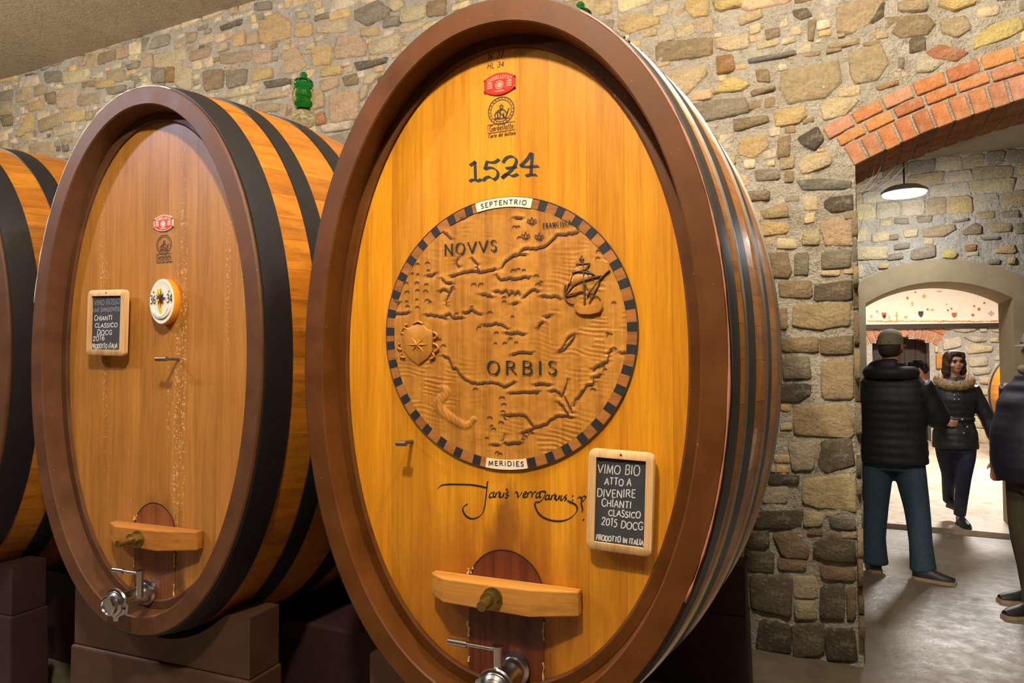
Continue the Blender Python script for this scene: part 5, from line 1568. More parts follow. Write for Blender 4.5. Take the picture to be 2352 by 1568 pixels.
for st in ('1075 440 1140 436 1130 460 1100 470 1060 478', '1042 490 1095 480 1160 492 1130 520 1080 540 1035 545', '1020 600 1060 555 1108 530 1115 575 1070 592', '1140 590 1200 510 1195 545 1165 590'):
    o = raised(zpts(CM, MO, MS, st), .0052, MAT['carved'], 'sail', ship, inset=.6, dome=.3)

# ------------------------------------------------------------------ glass airlocks on the casks
def airlock(C, w, label, dx=0.0, up=.056):
    base = C.world(dx, w, C.b * 2 + bulge(w) + up)
    root = empty('glass_airlock', base)
    tag(root, label, 'glass bung', 'glass airlocks on top of the casks')
    mb = MB(); mb.lathe([(.020, -up - .0005), (.024, -.01), (.026, .006)], 18); o = mb.build('cork', MAT['bar'], root, True)
    mb = MB(); mb.lathe([(.012, 0), (.030, .004), (.050, .018), (.061, .042), (.061, .058), (.050, .078), (.032, .088), (.028, .092)], 28)
    o = mb.build('clear_bulb', MAT['clear_glass'], root, True)
    mb = MB(); mb.lathe([(.030, .096), (.040, .100), (.052, .120), (.057, .150), (.056, .180), (.048, .195), (.044, .195), (.052, .178), (.053, .150), (.048, .122), (.036, .104), (.030, .100)], 28)
    mb.build('outer_bell', MAT['clear_glass'], root, True)
    mb = MB(); mb.lathe([(.026, .098), (.034, .103), (.043, .115), (.043, .130), (.036, .142), (.034, .150), (.038, .158), (.040, .172), (.036, .188), (.033, .196), (.042, .205), (.048, .218), (.047, .234), (.036, .246), (.016, .250), (.012, .253), (.017, .262), (.018, .272), (.012, .281), (.003, .284)], 28)
    mb.build('green_stopper', MAT['green_glass'], root, True)
    mb = MB(); mb.lathe([(.029, .088), (.033, .091), (.033, .095), (.029, .098)], 24)
    mb.build('collar', MAT['green_glass'], root, True)
airlock(CL, .955, 'green and clear glass airlock standing on the left cask', -.022)
airlock(CM, .955, 'green glass airlock just peeking over the rim of the carved cask', -.022, .085)
# ================================================================== the room beyond: map wall, dark doorway, cask
FZ = 0.045
FP = on_floor(2150, 1015, FZ)
FA = math.radians(14.0)
FU = Vector((math.cos(FA), math.sin(FA), 0)); FN = Vector((math.sin(FA), -math.cos(FA), 0))
def far_st(px, py):
    d = ray(px, py); o = Vector((0, 0, EYE))
    p = o + d * ((FP - o).dot(FN) / d.dot(FN))
    return Vector(((p - FP).dot(FU), p.z))
FR_FAR = Matrix(((FU.x, 0, FN.x, FP.x), (FU.y, 0, FN.y, FP.y), (0, 1, 0, 0), (0, 0, 0, 1)))
ZO, ZS = (1960, 640), 4.125
def fz(x, y): return far_st(ZO[0] + x / ZS, ZO[1] + y / ZS)
inn = [fz(x, y) for x, y in ((160, 610), (300, 565), (480, 548), (600, 565), (738, 605))]
fcx, fcz, fcr = fit_circle([(p.x, p.y) for p in inn])
dl, dr_ = inn[0].x, inn[-1].x
def in_far_door(s, t): return dl < s < dr_ and (t < fcz + math.sqrt(max(0, fcr ** 2 - (s - fcx) ** 2)) if abs(s - fcx) < fcr else False)
s0, s1, zt = -4.0, 4.5, 4.3
step = .07; nx = int((s1 - s0) / step); nz = int((zt - FZ) / step)
vv = []; ff = []
for j in range(nz + 1):
    for i in range(nx + 1):
        vv.append(tuple(FR_FAR @ Vector((s0 + i * step, FZ + (zt - FZ) * j / nz, nrng.uniform(-.008, .008)))))
for j in range(nz):
    for i in range(nx):
        if in_far_door(s0 + (i + .5) * step, FZ + (zt - FZ) * (j + .5) / nz): continue
        a = j * (nx + 1) + i; ff.append((a, a + 1, a + nx + 2, a + nx + 1))
wall_far = tag(mesh_obj('wall_far', vv, ff, MAT['mortar_pale'], None, True), kind='structure')
# recess behind the dark doorway
MAT['dark_oak'] = wood('dark_oak_door', (58, 40, 28), (30, 20, 14), 'z', 0.6)
mb = MB()
ht = fcz + fcr + .1
rec = [FR_FAR @ Vector(p) for p in ((dl - .05, FZ, -.01), (dl - .05, ht, -.01), (dr_ + .05, ht, -.01), (dr_ + .05, FZ, -.01), (dl - .05, FZ, -.45), (dl - .05, ht, -.45), (dr_ + .05, ht, -.45), (dr_ + .05, FZ, -.45))]
mb.add(rec, [(0, 1, 5, 4), (1, 2, 6, 5), (2, 3, 7, 6)])
tag(mb.build('wall_recess', MAT['mortar_pale']), kind='structure')
dd = empty('door_1', FR_FAR @ Vector(((dl + dr_) / 2, FZ, -.40))); dd.rotation_euler = (0, 0, FA); tag(dd, kind='structure')
nb = 6; wdt = (dr_ - dl + .1) / nb
for i in range(nb):
    mb = MB(); mb.box((-(dr_ - dl + .1) / 2 + wdt * (i + .5), 0, (ht - FZ) / 2), (wdt - .008, .04, ht - FZ))
    o = mb.build('plank', MAT['dark_oak'], dd); kk = rng.uniform(.7, 1.2); o.color = (kk, kk, kk, 1)
# bricks over the dark doorway
tr = empty('trim_3', (0, 0, 0)); tag(tr, kind='structure')
def far_ring(r0, r1, wd, gap):
    a0 = math.acos(max(-1, min(1, (dr_ + .10 - fcx) / fcr))); a1 = math.acos(max(-1, min(1, (dl - .10 - fcx) / fcr)))
    n = max(4, int((a1 - a0) * r0 / wd)); da = (a1 - a0) / n
    for i in range(n):
        b0 = a0 + i * da + gap / r0 / 2; b1 = a0 + (i + 1) * da - gap / r0 / 2
        P = [FR_FAR @ Vector((fcx + r * math.cos(a), fcz + r * math.sin(a), w)) for w in (.02, -.25) for a, r in ((b0, r0), (b1, r0), (b1, r1), (b0, r1))]
        c = sum(P, Vector()) / 8
        o = mesh_obj('brick', [p - c for p in P], [(0, 1, 2, 3), (7, 6, 5, 4), (0, 4, 5, 1), (1, 5, 6, 2), (2, 6, 7, 3), (3, 7, 4, 0)], MAT['brick'], tr)
        o.location = c; o.color = (*vary(rng.choice(BR), rng, .1), 1)
far_ring(fcr, fcr + .20, .105, .03); far_ring(fcr + .22, fcr + .32, .26, .03)
# the far wall's big pale stones
m3 = Masonry(wall_far, FR_FAR, -2.2, 1.9, FZ, 2.25, .02)
yy, xx = np.mgrid[0:m3.nt, 0:m3.ns]
GX = m3.s0 + (xx + .5) * m3.cell; GZ = m3.t0 + (yy + .5) * m3.cell
m3.occ |= (GX > dl - .03) & (GX < dr_ + .03) & ((GX - fcx) ** 2 + (GZ - fcz) ** 2 < (fcr + .03) ** 2)
m3.occ |= (GX > dl - .14) & (GX < dr_ + .14) & ((GX - fcx) ** 2 + (GZ - fcz) ** 2 < (fcr + .34) ** 2) & (GZ > fcz + fcr - .35)
for item in """w 900 460 1150 460 1160 490 1060 510 960 500|w 1030 550 1080 535 1250 560 1255 590 1140 600|w 840 560 1010 550 1020 640 850 680|c 1060 640 1150 610 1320 640 1310 690 1070 710|w 1080 740 1270 730 1270 820 1100 830|c 760 640 800 640 800 700 770 700|w 830 700 900 700 890 740 830 745|w 1180 470 1260 460 1270 500 1200 505|c 1290 560 1370 550 1370 600 1290 600|w 1130 840 1300 840 1290 900 1140 910|c 1180 930 1300 930 1300 1000 1190 990|w 1210 1040 1290 1040 1280 1100 1220 1100""".split('|'):
    w = item.split(); n = [float(q) for q in w[1:]]
    m3.place([tuple(fz(n[i], n[i + 1])) for i in range(0, len(n), 2)], PAL[w[0]], .045, rng, True)
fill(m3, rng, [('w', 5), ('c', 4), ('t', 1)], lambda x, z: True, 200, (.28, .7, .16, .30), 500, (.02, .045))
# the painted map panel above a dark rail
MAT['map_paper'] = plain('painted_map_panel', (240, 222, 194), 0.7, 0, 0.05, 6)
MAT['map_red'] = plain('map_red', (196, 92, 60), 0.7); MAT['map_blue'] = plain('map_dark', (70, 56, 70), 0.7); MAT['map_orange'] = plain('map_orange', (226, 160, 80), 0.7); MAT['map_grey'] = plain('map_grey', (190, 168, 150), .7)
pz = fz(760, 428).y
mp = empty('map_panel', FR_FAR @ Vector((0, pz, .02))); mp.rotation_euler = (0, 0, FA)
tag(mp, 'long painted map panel with coats of arms above the far dark doorway', 'map')
mb = MB(); mb.box((0, -.03, (4.25 - pz) / 2), (5.4, .03, 4.25 - pz)); mb.build('board', MAT['map_paper'], mp)
mb = MB(); mb.box((0, -.04, -.045), (5.4, .07, .07)); mb.build('rail', MAT['dark_oak'], mp)
def mk(x, y, w, h, kind, mt, nm):
    c = fz(x, y); k = (fz(x, y - 20) - fz(x, y + 20)).length / 40; hw, hh = w * k / 2, h * k / 2; lx, lz = c.x, c.y - pz
    P = {'s': [(-1, 1), (1, 1), (1, .1), (.6, -.6), (0, -1), (-.6, -.6), (-1, .1)], 'd': [(0, 1), (.5, .35), (1, 0), (.5, -.5), (0, -1), (-.5, -.5), (-1, 0), (-.5, .35)], 't': [(-.3, 1), (.3, 1), (.3, .4), (1, .4), (1, .1), (.3, .1), (.5, -1), (-.5, -1), (-.3, .1), (-1, .1), (-1, .4), (-.3, .4)]}[kind]
    m = MB(); m.add([(lx + a * hw, -.0465, lz + b * hh) for a, b in P], [tuple(range(len(P)))]); m.build(nm, MAT[mt], mp)
for a in ((280, 352, 40, 60, 's', 'map_red', 'coat_of_arms'), (285, 362, 26, 36, 's', 'map_blue', 'coat_of_arms'), (627, 340, 44, 60, 's', 'map_blue', 'coat_of_arms'), (627, 325, 30, 26, 's', 'map_red', 'coat_of_arms'), (942, 348, 46, 50, 's', 'map_red', 'coat_of_arms'), (400, 362, 30, 90, 't', 'map_orange', 'painted_figure'), (1117, 345, 36, 34, 'd', 'map_red', 'painted_figure'), (1175, 290, 34, 40, 'd', 'map_red', 'painted_figure'), (500, 185, 26, 34, 'd', 'map_red', 'painted_figure'), (657, 168, 44, 50, 'd', 'map_orange', 'painted_figure'), (547, 240, 30, 40, 't', 'map_orange', 'painted_figure'), (215, 312, 26, 34, 'd', 'map_orange', 'painted_figure'), (160, 360, 26, 40, 'd', 'map_orange', 'painted_figure'), (690, 292, 26, 26, 'd', 'map_red', 'painted_figure'), (735, 297, 34, 30, 'd', 'map_orange', 'painted_figure'), (882, 300, 20, 30, 'd', 'map_red', 'painted_figure'), (915, 285, 24, 24, 'd', 'map_red', 'painted_figure'), (870, 245, 20, 26, 'd', 'map_orange', 'painted_figure'), (1130, 262, 22, 30, 'd', 'map_red', 'painted_figure'), (1226, 232, 26, 26, 'd', 'map_red', 'painted_figure'), (800, 122, 60, 20, 'd', 'map_grey', 'painted_figure'), (575, 130, 20, 24, 'd', 'map_red', 'painted_figure'), (485, 365, 40, 34, 'd', 'map_orange', 'painted_figure'), (330, 370, 24, 40, 't', 'map_orange', 'painted_figure'), (1290, 330, 60, 60, 'd', 'map_grey', 'painted_figure')):
    mk(*a)
mb = MB(); rr = random.Random(8)
for i in range(70):
    x = 140 + i * 17.5; p = fz(x, 405 + rr.uniform(-4, 4)); w = rr.uniform(.012, .035)
    ribbon(mb, [(p.x - w, p.y - pz), (p.x + w, p.y - pz + rr.uniform(-.01, .01))], rr.uniform(.012, .03), None, -.0465)
o = mb.build('border_script', MAT['map_orange'], mp); tag(o, kind='stuff')
# small brown panel fixed to the far wall
c = fz(838, 782)
mb = MB(); mb.box((0, 0, 0), (.22, .05, .26)); o = mb.build('wooden_panel', MAT['bar'], bevel=.01)
o.location = FR_FAR @ Vector((c.x, c.y, .045)); o.rotation_euler = (0, 0, FA)
tag(o, 'small brown wooden panel on the far stone wall beside the dark doorway', 'panel')

# a cask standing in that room, half hidden by the right jamb
fc = on_floor(2425, 1075, FZ)
fr = empty('wine_cask', (fc.x, fc.y, FZ), math.radians(8))
tag(fr, 'distant oval cask half hidden behind the right side of the plastered doorway', 'cask', 'oval oak casks in a row')
aF, bF, zF = .50, .62, .98
for nm, prof, mt in (('rim', [(0, .03), (0, 0), (-.05, 0), (-.06, .05), (-.02, .06)], 'rim'), ('body', [(0, .03), (.05, .35), (.06, .5), (.05, .7), (0, 1.0), (-.03, 1.0), (-.03, .03)], 'stave')):
    v, f = loft_ellipse(prof, aF, bF, 64, zF); o = mesh_obj(nm, v, f, MAT[mt], fr); smooth_by_angle(o, 40)
for i in range(6):
    u0 = -.44 + .147 * i; u1 = u0 + .144; top = [(u0 + (u1 - u0) * q / 5, ell_z(u0 + (u1 - u0) * q / 5, aF - .05, bF - .05)) for q in range(6)]
    ol = [(u, zF + z) for u, z in top] + [(u, zF - z) for u, z in reversed(top)]
    o = mesh_obj('head_board', [(u, .05, z) for u, z in ol], [tuple(range(12))], MAT['head_main'], fr)
for w0, w1 in ((.02, .09), (.22, .29), (.72, .79)):
    v, f = loft_ellipse([(.012 + .04 * min(1, w0 * 4), w0), (-.002, w0), (-.002, w1), (.012 + .04 * min(1, w1 * 4), w1)], aF, bF, 64, zF); o = mesh_obj('hoop', v, f, MAT['hoop_black'], fr); smooth_by_angle(o, 40)
mb = MB(); mb.box((0, .5, .14), (.8, .7, .28)); mb.box((-.33, .5, .32), (.10, .7, .09)); mb.box((.33, .5, .32), (.10, .7, .09))
o = mb.build('cask_trestle', MAT['saddle_dark'], None, bevel=.01); o.location = (fc.x, fc.y, FZ); o.rotation_euler = (0, 0, math.radians(8))
tag(o, 'dark block the distant cask stands on behind the plastered doorway', 'cask stand')

# ------------------------------------------------------------------ narrow white cabinet behind the left jamb
q0 = at_y(1981, 1050, 7.05)
cab = empty('narrow_cabinet', (q0.x - .14, 7.18, 0)); tag(cab, 'narrow white cabinet with a tan door behind the left jamb of the arch', 'cabinet')
z1, z2, z3 = at_y(1975, 1150, 7.05).z, at_y(1975, 1112, 7.05).z, at_y(1975, 990, 7.05).z
MAT['white_paint'] = plain('white_cabinet_paint', (206, 200, 206), .5); MAT['tan_door'] = plain('tan_cabinet_door', (206, 164, 116), .5); MAT['dark_shelf'] = plain('dark_shelf', (44, 34, 38), .6)
for nm, z_0, z_1, mt, xo, wd, dp in (('lower_body', 0, z1, 'white_paint', 0, .28, .22), ('dark_shelf', z1, z2, 'dark_shelf', 0, .285, .23), ('upper_body', z2, z3, 'white_paint', 0, .28, .22), ('door', z2 + .02, z3 - .05, 'tan_door', .085, .10, .235)):
    mb = MB(); mb.box((xo, 0, (z_0 + z_1) / 2), (wd, dp, z_1 - z_0)); mb.build(nm, MAT[mt], cab, bevel=.004)

# ------------------------------------------------------------------ pendant lamp of the middle room
lp = Vector((0, 0, EYE)) + ray(2077, 447) * (6.5 / ray(2077, 447).y)
pl = empty('pendant_lamp', (lp.x, lp.y, lp.z)); tag(pl, 'bright white round pendant lamp hanging in the middle room behind the brick arch', 'lamp')
t = NT('lamp_glow'); t.b.inputs['Emission Color'].default_value = (1, .99, .97, 1); t.b.inputs['Emission Strength'].default_value = 30.0; t.set((1, 1, 1), .4)
MAT['lamp_shade'] = plain('white_lamp_shade', (220, 218, 212), .4)
mb = MB(); mb.lathe([(.0, -.010), (.10, -.012), (.155, -.002), (.165, .012), (.0, .014)], 36); mb.build('diffuser', t.m, pl, True)
mb = MB(); mb.lathe([(.172, .012), (.172, .03), (.12, .065), (.04, .085), (.0, .09)], 36); mb.build('shade', MAT['lamp_shade'], pl, True)
mb = MB(); mb.tube([(0, 0, .085), (0, 0, 3.42 - lp.z)], .006, 8); mb.build('cord', MAT['ink'], pl)
bpy.data.objects['middle_room_light'].location = (lp.x, lp.y, lp.z - .05)
# cobweb strands at the left springing of the arch
wb = MB(); rr = random.Random(2)
MAT['web'] = plain('dusty_cobweb', (216, 208, 204), .8)
for i in range(9):
    a = Vector((JAMB_X + .004, WALL_Y + rr.uniform(.02, .3), 2.55 - rr.uniform(.02, .32)))
    th = a_l - rr.uniform(.03, .13); e = Vector((acx + (ARCH_R0 - .004) * math.cos(th), WALL_Y + rr.uniform(.05, .4), acz + (ARCH_R0 - .004) * math.sin(th)))
    P = []
    for k in range(9):
        q = k / 8; p = a.lerp(e, q); p.z -= .05 * math.sin(math.pi * q) * rr.uniform(.7, 1.1); P.append(p)
    wb.tube(P, [rr.uniform(.0004, .0014) for _ in P], 4)
o = wb.build('cobweb', MAT['web']); tag(o, 'dusty cobweb strands strung across the left springing of the brick arch', 'cobweb', None, 'stuff')
# ================================================================== people
MAT['skin'] = plain('skin', (206, 150, 122), .5, 0, .06, 12)
MAT['skin_red'] = plain('ruddy_skin', (196, 128, 100), .5, 0, .08, 12)
MAT['puffer'] = plain('black_quilted_jacket', (26, 24, 28), .62, 0, .3, 30, .2)
MAT['navy_jacket'] = plain('navy_jacket', (30, 28, 44), .6, 0, .25, 30, .2)
MAT['parka'] = plain('black_parka', (36, 36, 40), .5, 0, .3, 30, .2)
MAT['denim'] = plain('blue_denim', (52, 74, 92), .8, 0, .25, 60, .2)
MAT['denim_dark'] = plain('dark_denim', (34, 36, 58), .8, 0, .25, 60, .2)
MAT['olive'] = plain('olive_trousers', (74, 68, 50), .8, 0, .2, 60, .2)
MAT['khaki'] = plain('khaki_cap', (146, 132, 106), .8, 0, .15, 60, .2)
MAT['blue_cap'] = plain('grey_blue_cap', (140, 152, 170), .8, 0, .12, 60)
MAT['hair_brown'] = plain('brown_hair', (74, 46, 30), .6, 0, .3, 40, .3)
MAT['hair_dark'] = plain('short_dark_hair', (64, 50, 42), .7, 0, .3, 60, .3)
MAT['fur'] = plain('tan_fur_trim', (168, 140, 102), .95, 0, .4, 50, .8)
MAT['shoe'] = plain('black_shoe', (34, 32, 34), .5, 0, .2, 40)
MAT['sole'] = plain('tan_sole', (168, 140, 110), .8, 0, .15, 40)
MAT['lips'] = plain('lips', (170, 84, 78), .5); MAT['eye'] = plain('dark_eye', (40, 30, 28), .3)
MAT['camera_body'] = plain('black_camera', (24, 24, 26), .35)
MAT['zip'] = plain('pale_metal_zip', (196, 190, 170), .35, .7)

def oval(c, rx, ry, n=20, rot=0.0):
    return [Vector((c[0] + rx * math.cos(a) * math.cos(rot) - ry * math.sin(a) * math.sin(rot), c[1] + rx * math.cos(a) * math.sin(rot) + ry * math.sin(a) * math.cos(rot), c[2])) for a in [2 * math.pi * i / n for i in range(n)]]

def ball(mb, c, r, n=14, m=9):
    rx, ry, rz = (r, r, r) if isinstance(r, (int, float)) else r
    rings = []
    for j in range(1, m):
        t = math.pi * j / m
        rings.append([Vector((c[0] + rx * math.sin(t) * math.cos(2 * math.pi * i / n), c[1] + ry * math.sin(t) * math.sin(2 * math.pi * i / n), c[2] - rz * math.cos(t))) for i in range(n)])
    mb.loft(rings, True, True)

def torso(mb, rows, quilt=0.0):
    """rows: (z, rx, ry, cx, cy); optional horizontal quilting"""
    rings = []
    z0, z1 = rows[0][0], rows[-1][0]
    n = max(8, int((z1 - z0) / .012))
    for k in range(n + 1):
        z = z0 + (z1 - z0) * k / n
        i = 0
        while i < len(rows) - 2 and rows[i + 1][0] < z: i += 1
        a, b = rows[i], rows[i + 1]; t = (z - a[0]) / (b[0] - a[0]); t = t * t * (3 - 2 * t)
        q = quilt * abs(math.sin(math.pi * z / .062))
        rx, ry, cx, cy = [a[j] + (b[j] - a[j]) * t for j in (1, 2, 3, 4)]
        rings.append(oval((cx, cy, z), rx + q, ry + q, 28))
    mb.loft(rings, True, True)

def limb(mb, pts, rads, k=4, n=14, quilt=0.0):
    P = catmull(pts, k); m = len(P); R = []
    for i in range(m):
        t = i / k; j = min(int(t), len(rads) - 2); f = t - j
        R.append(rads[j] + (rads[j + 1] - rads[j]) * min(1, f) + quilt * abs(math.sin(i * math.pi / 3)))
    mb.tube(P, R, n)

def fuse(mb, name, mat, parent=None, voxel=.011, smooth=3):
    """joins the overlapping volumes into one continuous skin"""
    o = mb.build(name + '_raw', None)
    r = o.modifiers.new('fuse', 'REMESH'); r.mode = 'VOXEL'; r.voxel_size = voxel
    s = o.modifiers.new('smooth', 'SMOOTH'); s.iterations = smooth; s.factor = .5
    dg = bpy.context.evaluated_depsgraph_get()
    me = bpy.data.meshes.new_from_object(o.evaluated_get(dg))
    old = o.data
    bpy.data.objects.remove(o); bpy.data.meshes.remove(old)
    me.name = name
    me.materials.clear(); me.materials.append(mat)
    me.polygons.foreach_set('use_smooth', [True] * len(me.polygons))
    ob = bpy.data.objects.new(name, me); COL.objects.link(ob)
    if parent: ob.parent = parent
    return ob

def hand(mb, wrist, direction, palm_n, size=1.0, curl=.6):
    """palm, four fingers of different lengths and a thumb"""
    d = Vector(direction).normalized(); n = Vector(palm_n).normalized(); s = d.cross(n).normalized(); w = Vector(wrist)
    P = w + d * .05 * size
    for off in (-.026, -.009, .009, .026):
        mb.tube([w + s * off * .5, w + d * .085 * size + s * off], [.017 * size, .014 * size], 8)
    for i, (off, L) in enumerate(((-.030, .062), (-.010, .074), (.010, .078), (.030, .070))):
        a = w + d * .082 * size + s * off * size
        b = a + (d * math.cos(curl * .4) + n * math.sin(curl * .4)) * L * .42 * size
        c = b + (d * math.cos(curl) + n * math.sin(curl)) * L * .34 * size
        e = c + (d * math.cos(curl * 1.8) + n * math.sin(curl * 1.8)) * L * .28 * size
        mb.tube([a, b, c, e], [.0095 * size, .009 * size, .0085 * size, .007 * size], 8)
    a = w + d * .03 * size + s * .03 * size
    mb.tube([a, a + (d * .6 + s * .7 + n * .2) * .035 * size, a + (d * 1.1 + s * .75 + n * .5) * .05 * size], [.013 * size, .0105 * size, .008 * size], 8)

def head(mb, c, yaw=0.0, s=1.0, tilt=0.0):
    R = Matrix.Rotation(yaw, 3, 'Z') @ Matrix.Rotation(tilt, 3, 'Y')
    def P(x, y, z): return Vector(c) + R @ Vector((x, y, z)) * s
    def B(x, y, z, r):
        m2_ = MB(); ball(m2_, (0, 0, 0), r); mb.add([P(x, y, z) + R @ (Vector(v) * s) for v in m2_.v], m2_.f)
    B(0, -.012, .025, (.076, .093, .092)); B(0, .020, -.035, (.060, .068, .078)); B(0, .052, -.082, (.030, .030, .026))
    B(0, .082, -.022, (.0135, .022, .016)); B(0, .078, .0, (.010, .016, .028)); B(0, .072, .028, (.055, .022, .018))
    for sx in (-1, 1):
        B(sx * .040, .055, -.030, (.024, .026, .024)); B(sx * .077, -.008, -.008, (.010, .022, .032))
    B(0, .075, -.056, (.024, .016, .010))
    return P, R

def face_parts(P, body, s=1.0):
    for sx in (-1, 1):
        mb = MB(); ball(mb, P(sx * .031, .077, .006), .0105 * s, 10, 7); mb.build('eye', MAT['eye'], body, True)
        mb = MB(); mb.tube([P(sx * .015, .090, .024), P(sx * .032, .091, .029), P(sx * .050, .080, .024)], .004 * s, 6); mb.build('eyebrow', MAT['hair_brown'], body, True)
    mb = MB(); mb.tube([P(-.020, .088, -.056), P(0, .094, -.054), P(.020, .088, -.056)], [.003 * s, .0065 * s, .003 * s], 8); mb.build('lips', MAT['lips'], body, True)

def shoe(body, heel, toe_dir, L=.27, mat='shoe', sole='sole', w=.048):
    d = Vector((toe_dir[0], toe_dir[1], 0)).normalized(); s = Vector((-d.y, d.x, 0)); h = Vector(heel)
    rings = []
    for t, wd, ht in ((0, .6, .06), (.08, .85, .085), (.25, .9, .09), (.45, .9, .075), (.65, 1.0, .055), (.85, .9, .042), (.97, .5, .03)):
        c = h + d * L * t
        rings.append([c + s * w * wd * math.cos(a) + Vector((0, 0, .018 + ht * max(0, math.sin(a)))) for a in [math.pi * k / 10 for k in range(11)]])
    mb = MB(); mb.loft(rings, True, True); o = mb.build('shoe', MAT[mat], body); smooth_by_angle(o, 50)
    rings = []
    for t, wd in ((-.01, .6), (.06, .9), (.25, .95), (.45, .92), (.65, 1.06), (.85, .98), (1.0, .5)):
        c = h + d * L * t; rings.append([c + s * w * wd + Vector((0, 0, .022)), c - s * w * wd + Vector((0, 0, .022)), c - s * w * wd, c + s * w * wd])
    mb = MB(); mb.loft(rings, True, True); mb.build('sole', MAT[sole], o)
    return o

def place_person(o, px, py, z, face, scale=1.0):
    p = on_floor(px, py, z); o.location = (p.x, p.y, z); o.rotation_euler = (0, 0, face); o.scale = (scale,) * 3
    return p

# ---------------------------------------------------------------- man in the black quilted jacket, seen from behind
mb = MB()
torso(mb, [(.84, .15, .10, 0, 0), (1.0, .15, .10, 0, 0), (1.3, .17, .11, 0, 0), (1.42, .15, .09, 0, 0), (1.48, .06, .06, 0, .0)])
mb.tube([(0, -.005, 1.40), (0, .0, 1.50), (0, .015, 1.60)], [.07, .060, .060], 16)
P, R = head(mb, (0, .02, 1.665), math.radians(-16))
limb(mb, [(-.10, 0, .90), (-.115, .02, .50), (-.125, .0, .06)], [.08, .055, .045])
limb(mb, [(.10, 0, .90), (.15, .03, .50), (.175, .0, .06)], [.08, .055, .045])
limb(mb, [(-.19, 0, 1.40), (-.285, -.03, 1.14), (-.262, .06, .955)], [.05, .042, .03])
limb(mb, [(.19, 0, 1.40), (.285, .10, 1.16), (.200, .27, 1.40)], [.05, .042, .03])
hand(mb, (-.262, .06, .955), (-.05, .35, -.9), (.8, .3, 0), 1.0, .7)
hand(mb, (.200, .27, 1.40), (-.15, .3, .9), (-.8, .5, 0), 1.0, .9)
man = fuse(mb, 'person', MAT['skin_red'], None, .0095, 2)
tag(man, 'person seen from behind in black quilted jacket, jeans and khaki cap, raising a camera', 'person', 'visitors in the next room')
mb = MB()
torso(mb, [(.815, .225, .165, 0, -.005), (.90, .225, .165, 0, -.005), (1.05, .215, .158, 0, 0), (1.28, .238, .165, 0, 0), (1.38, .228, .145, 0, 0), (1.45, .17, .11, 0, 0), (1.50, .105, .088, 0, .0), (1.54, .092, .085, 0, .005)], .006)
limb(mb, [(-.17, 0, 1.385), (-.270, -.03, 1.14), (-.268, .05, .985)], [.088, .078, .056], 8, 16, .006)
limb(mb, [(.17, 0, 1.385), (.278, .09, 1.15), (.215, .24, 1.355)], [.088, .082, .056], 8, 16, .006)
fuse(mb, 'jacket', MAT['puffer'], man, .0095, 2)
mb = MB()   # the hood, rolled down round the neck
mb.tube(catmull([(.115 * math.cos(a), -.012 + .105 * math.sin(a), 1.505 + .03 * math.sin(a + math.pi) ) for a in [math.pi * (-.25 - 1.5 * 0 + 0) - math.pi * 1.0 * 0 + math.pi * (1.12 + .76 * i / 10) for i in range(11)]], 3), .040, 12)
mb.tube(catmull([(.14 * math.cos(a), -.015 + .125 * math.sin(a), 1.47) for a in [math.pi * (1.02 + .96 * i / 10) for i in range(11)]], 3), .050, 12)
fuse(mb, 'hood', MAT['puffer'], man, .011, 2)
mb = MB()
torso(mb, [(.76, .165, .12, 0, 0), (.86, .182, .135, 0, 0), (.96, .175, .125, 0, 0)])
limb(mb, [(-.095, 0, .90), (-.105, .01, .70), (-.118, .02, .48), (-.13, .005, .25), (-.125, .0, .055)], [.108, .102, .085, .076, .088], 6)
limb(mb, [(.095, 0, .90), (.115, .01, .70), (.145, .03, .48), (.165, .005, .25), (.178, .0, .055)], [.108, .102, .085, .076, .088], 6)
fuse(mb, 'jeans', MAT['denim'], man, .011, 3)
shoe(man, (-.115, -.055, 0), (-.25, 1), .27)
shoe(man, (.115, -.03, 0), (1, -.10), .265)
# cap: crown, peak, back opening with strap, hair below
def capmesh(P, R, s=1.0, mat='khaki', opening=True, body=None):
    mb = MB(); rings = []
    for zz, rx, ry in ((.012, .083, .102), (.04, .084, .103), (.07, .080, .098), (.10, .066, .082), (.122, .040, .050), (.130, .010, .012)):
        rings.append([P(rx * math.cos(a), -.010 + ry * math.sin(a), zz) for a in [2 * math.pi * i / 28 for i in range(28)]])
    mb.loft(rings, True, True); c = mb.build('cap', MAT[mat], body); smooth_by_angle(c, 60)
    mb = MB(); rings = []
    for t in range(9):
        a = math.pi * (.12 + .76 * t / 8)
        i0 = P(.080 * math.cos(a), -.010 + .098 * math.sin(a), .018); o0 = P(.088 * math.cos(a), -.010 + .098 * math.sin(a) + .075 * math.sin(a), .004)
        rings.append([i0, o0, o0 + Vector((0, 0, -.005)), i0 + Vector((0, 0, -.005))])
    mb.loft(rings, True, True); mb.build('peak', MAT[mat], c)
    if opening:
        mb = MB(); pts = [(.034 * math.cos(a), .030 * math.sin(a)) for a in [math.pi * i / 12 for i in range(13)]]
        vv = []
        for x, z in pts:
            yb = -.010 - math.sqrt(max(0, 1 - (x / .086) ** 2)) * .1055
            vv.append(P(x, yb + z * .25, .022 + z))
        mb.add(vv, [tuple(range(13))]); mb.build('back_opening', MAT['hair_dark'], c)
        mb = MB(); mb.tube([P(x, -.012 - math.sqrt(max(0, 1 - (x / .086) ** 2)) * .104, .016) for x in (-.05, -.025, 0, .025, .05)], .006, 6); mb.build('strap', MAT[mat], c)
    return c
capmesh(P, R, 1, 'khaki', True, man)
mb = MB(); rings = []
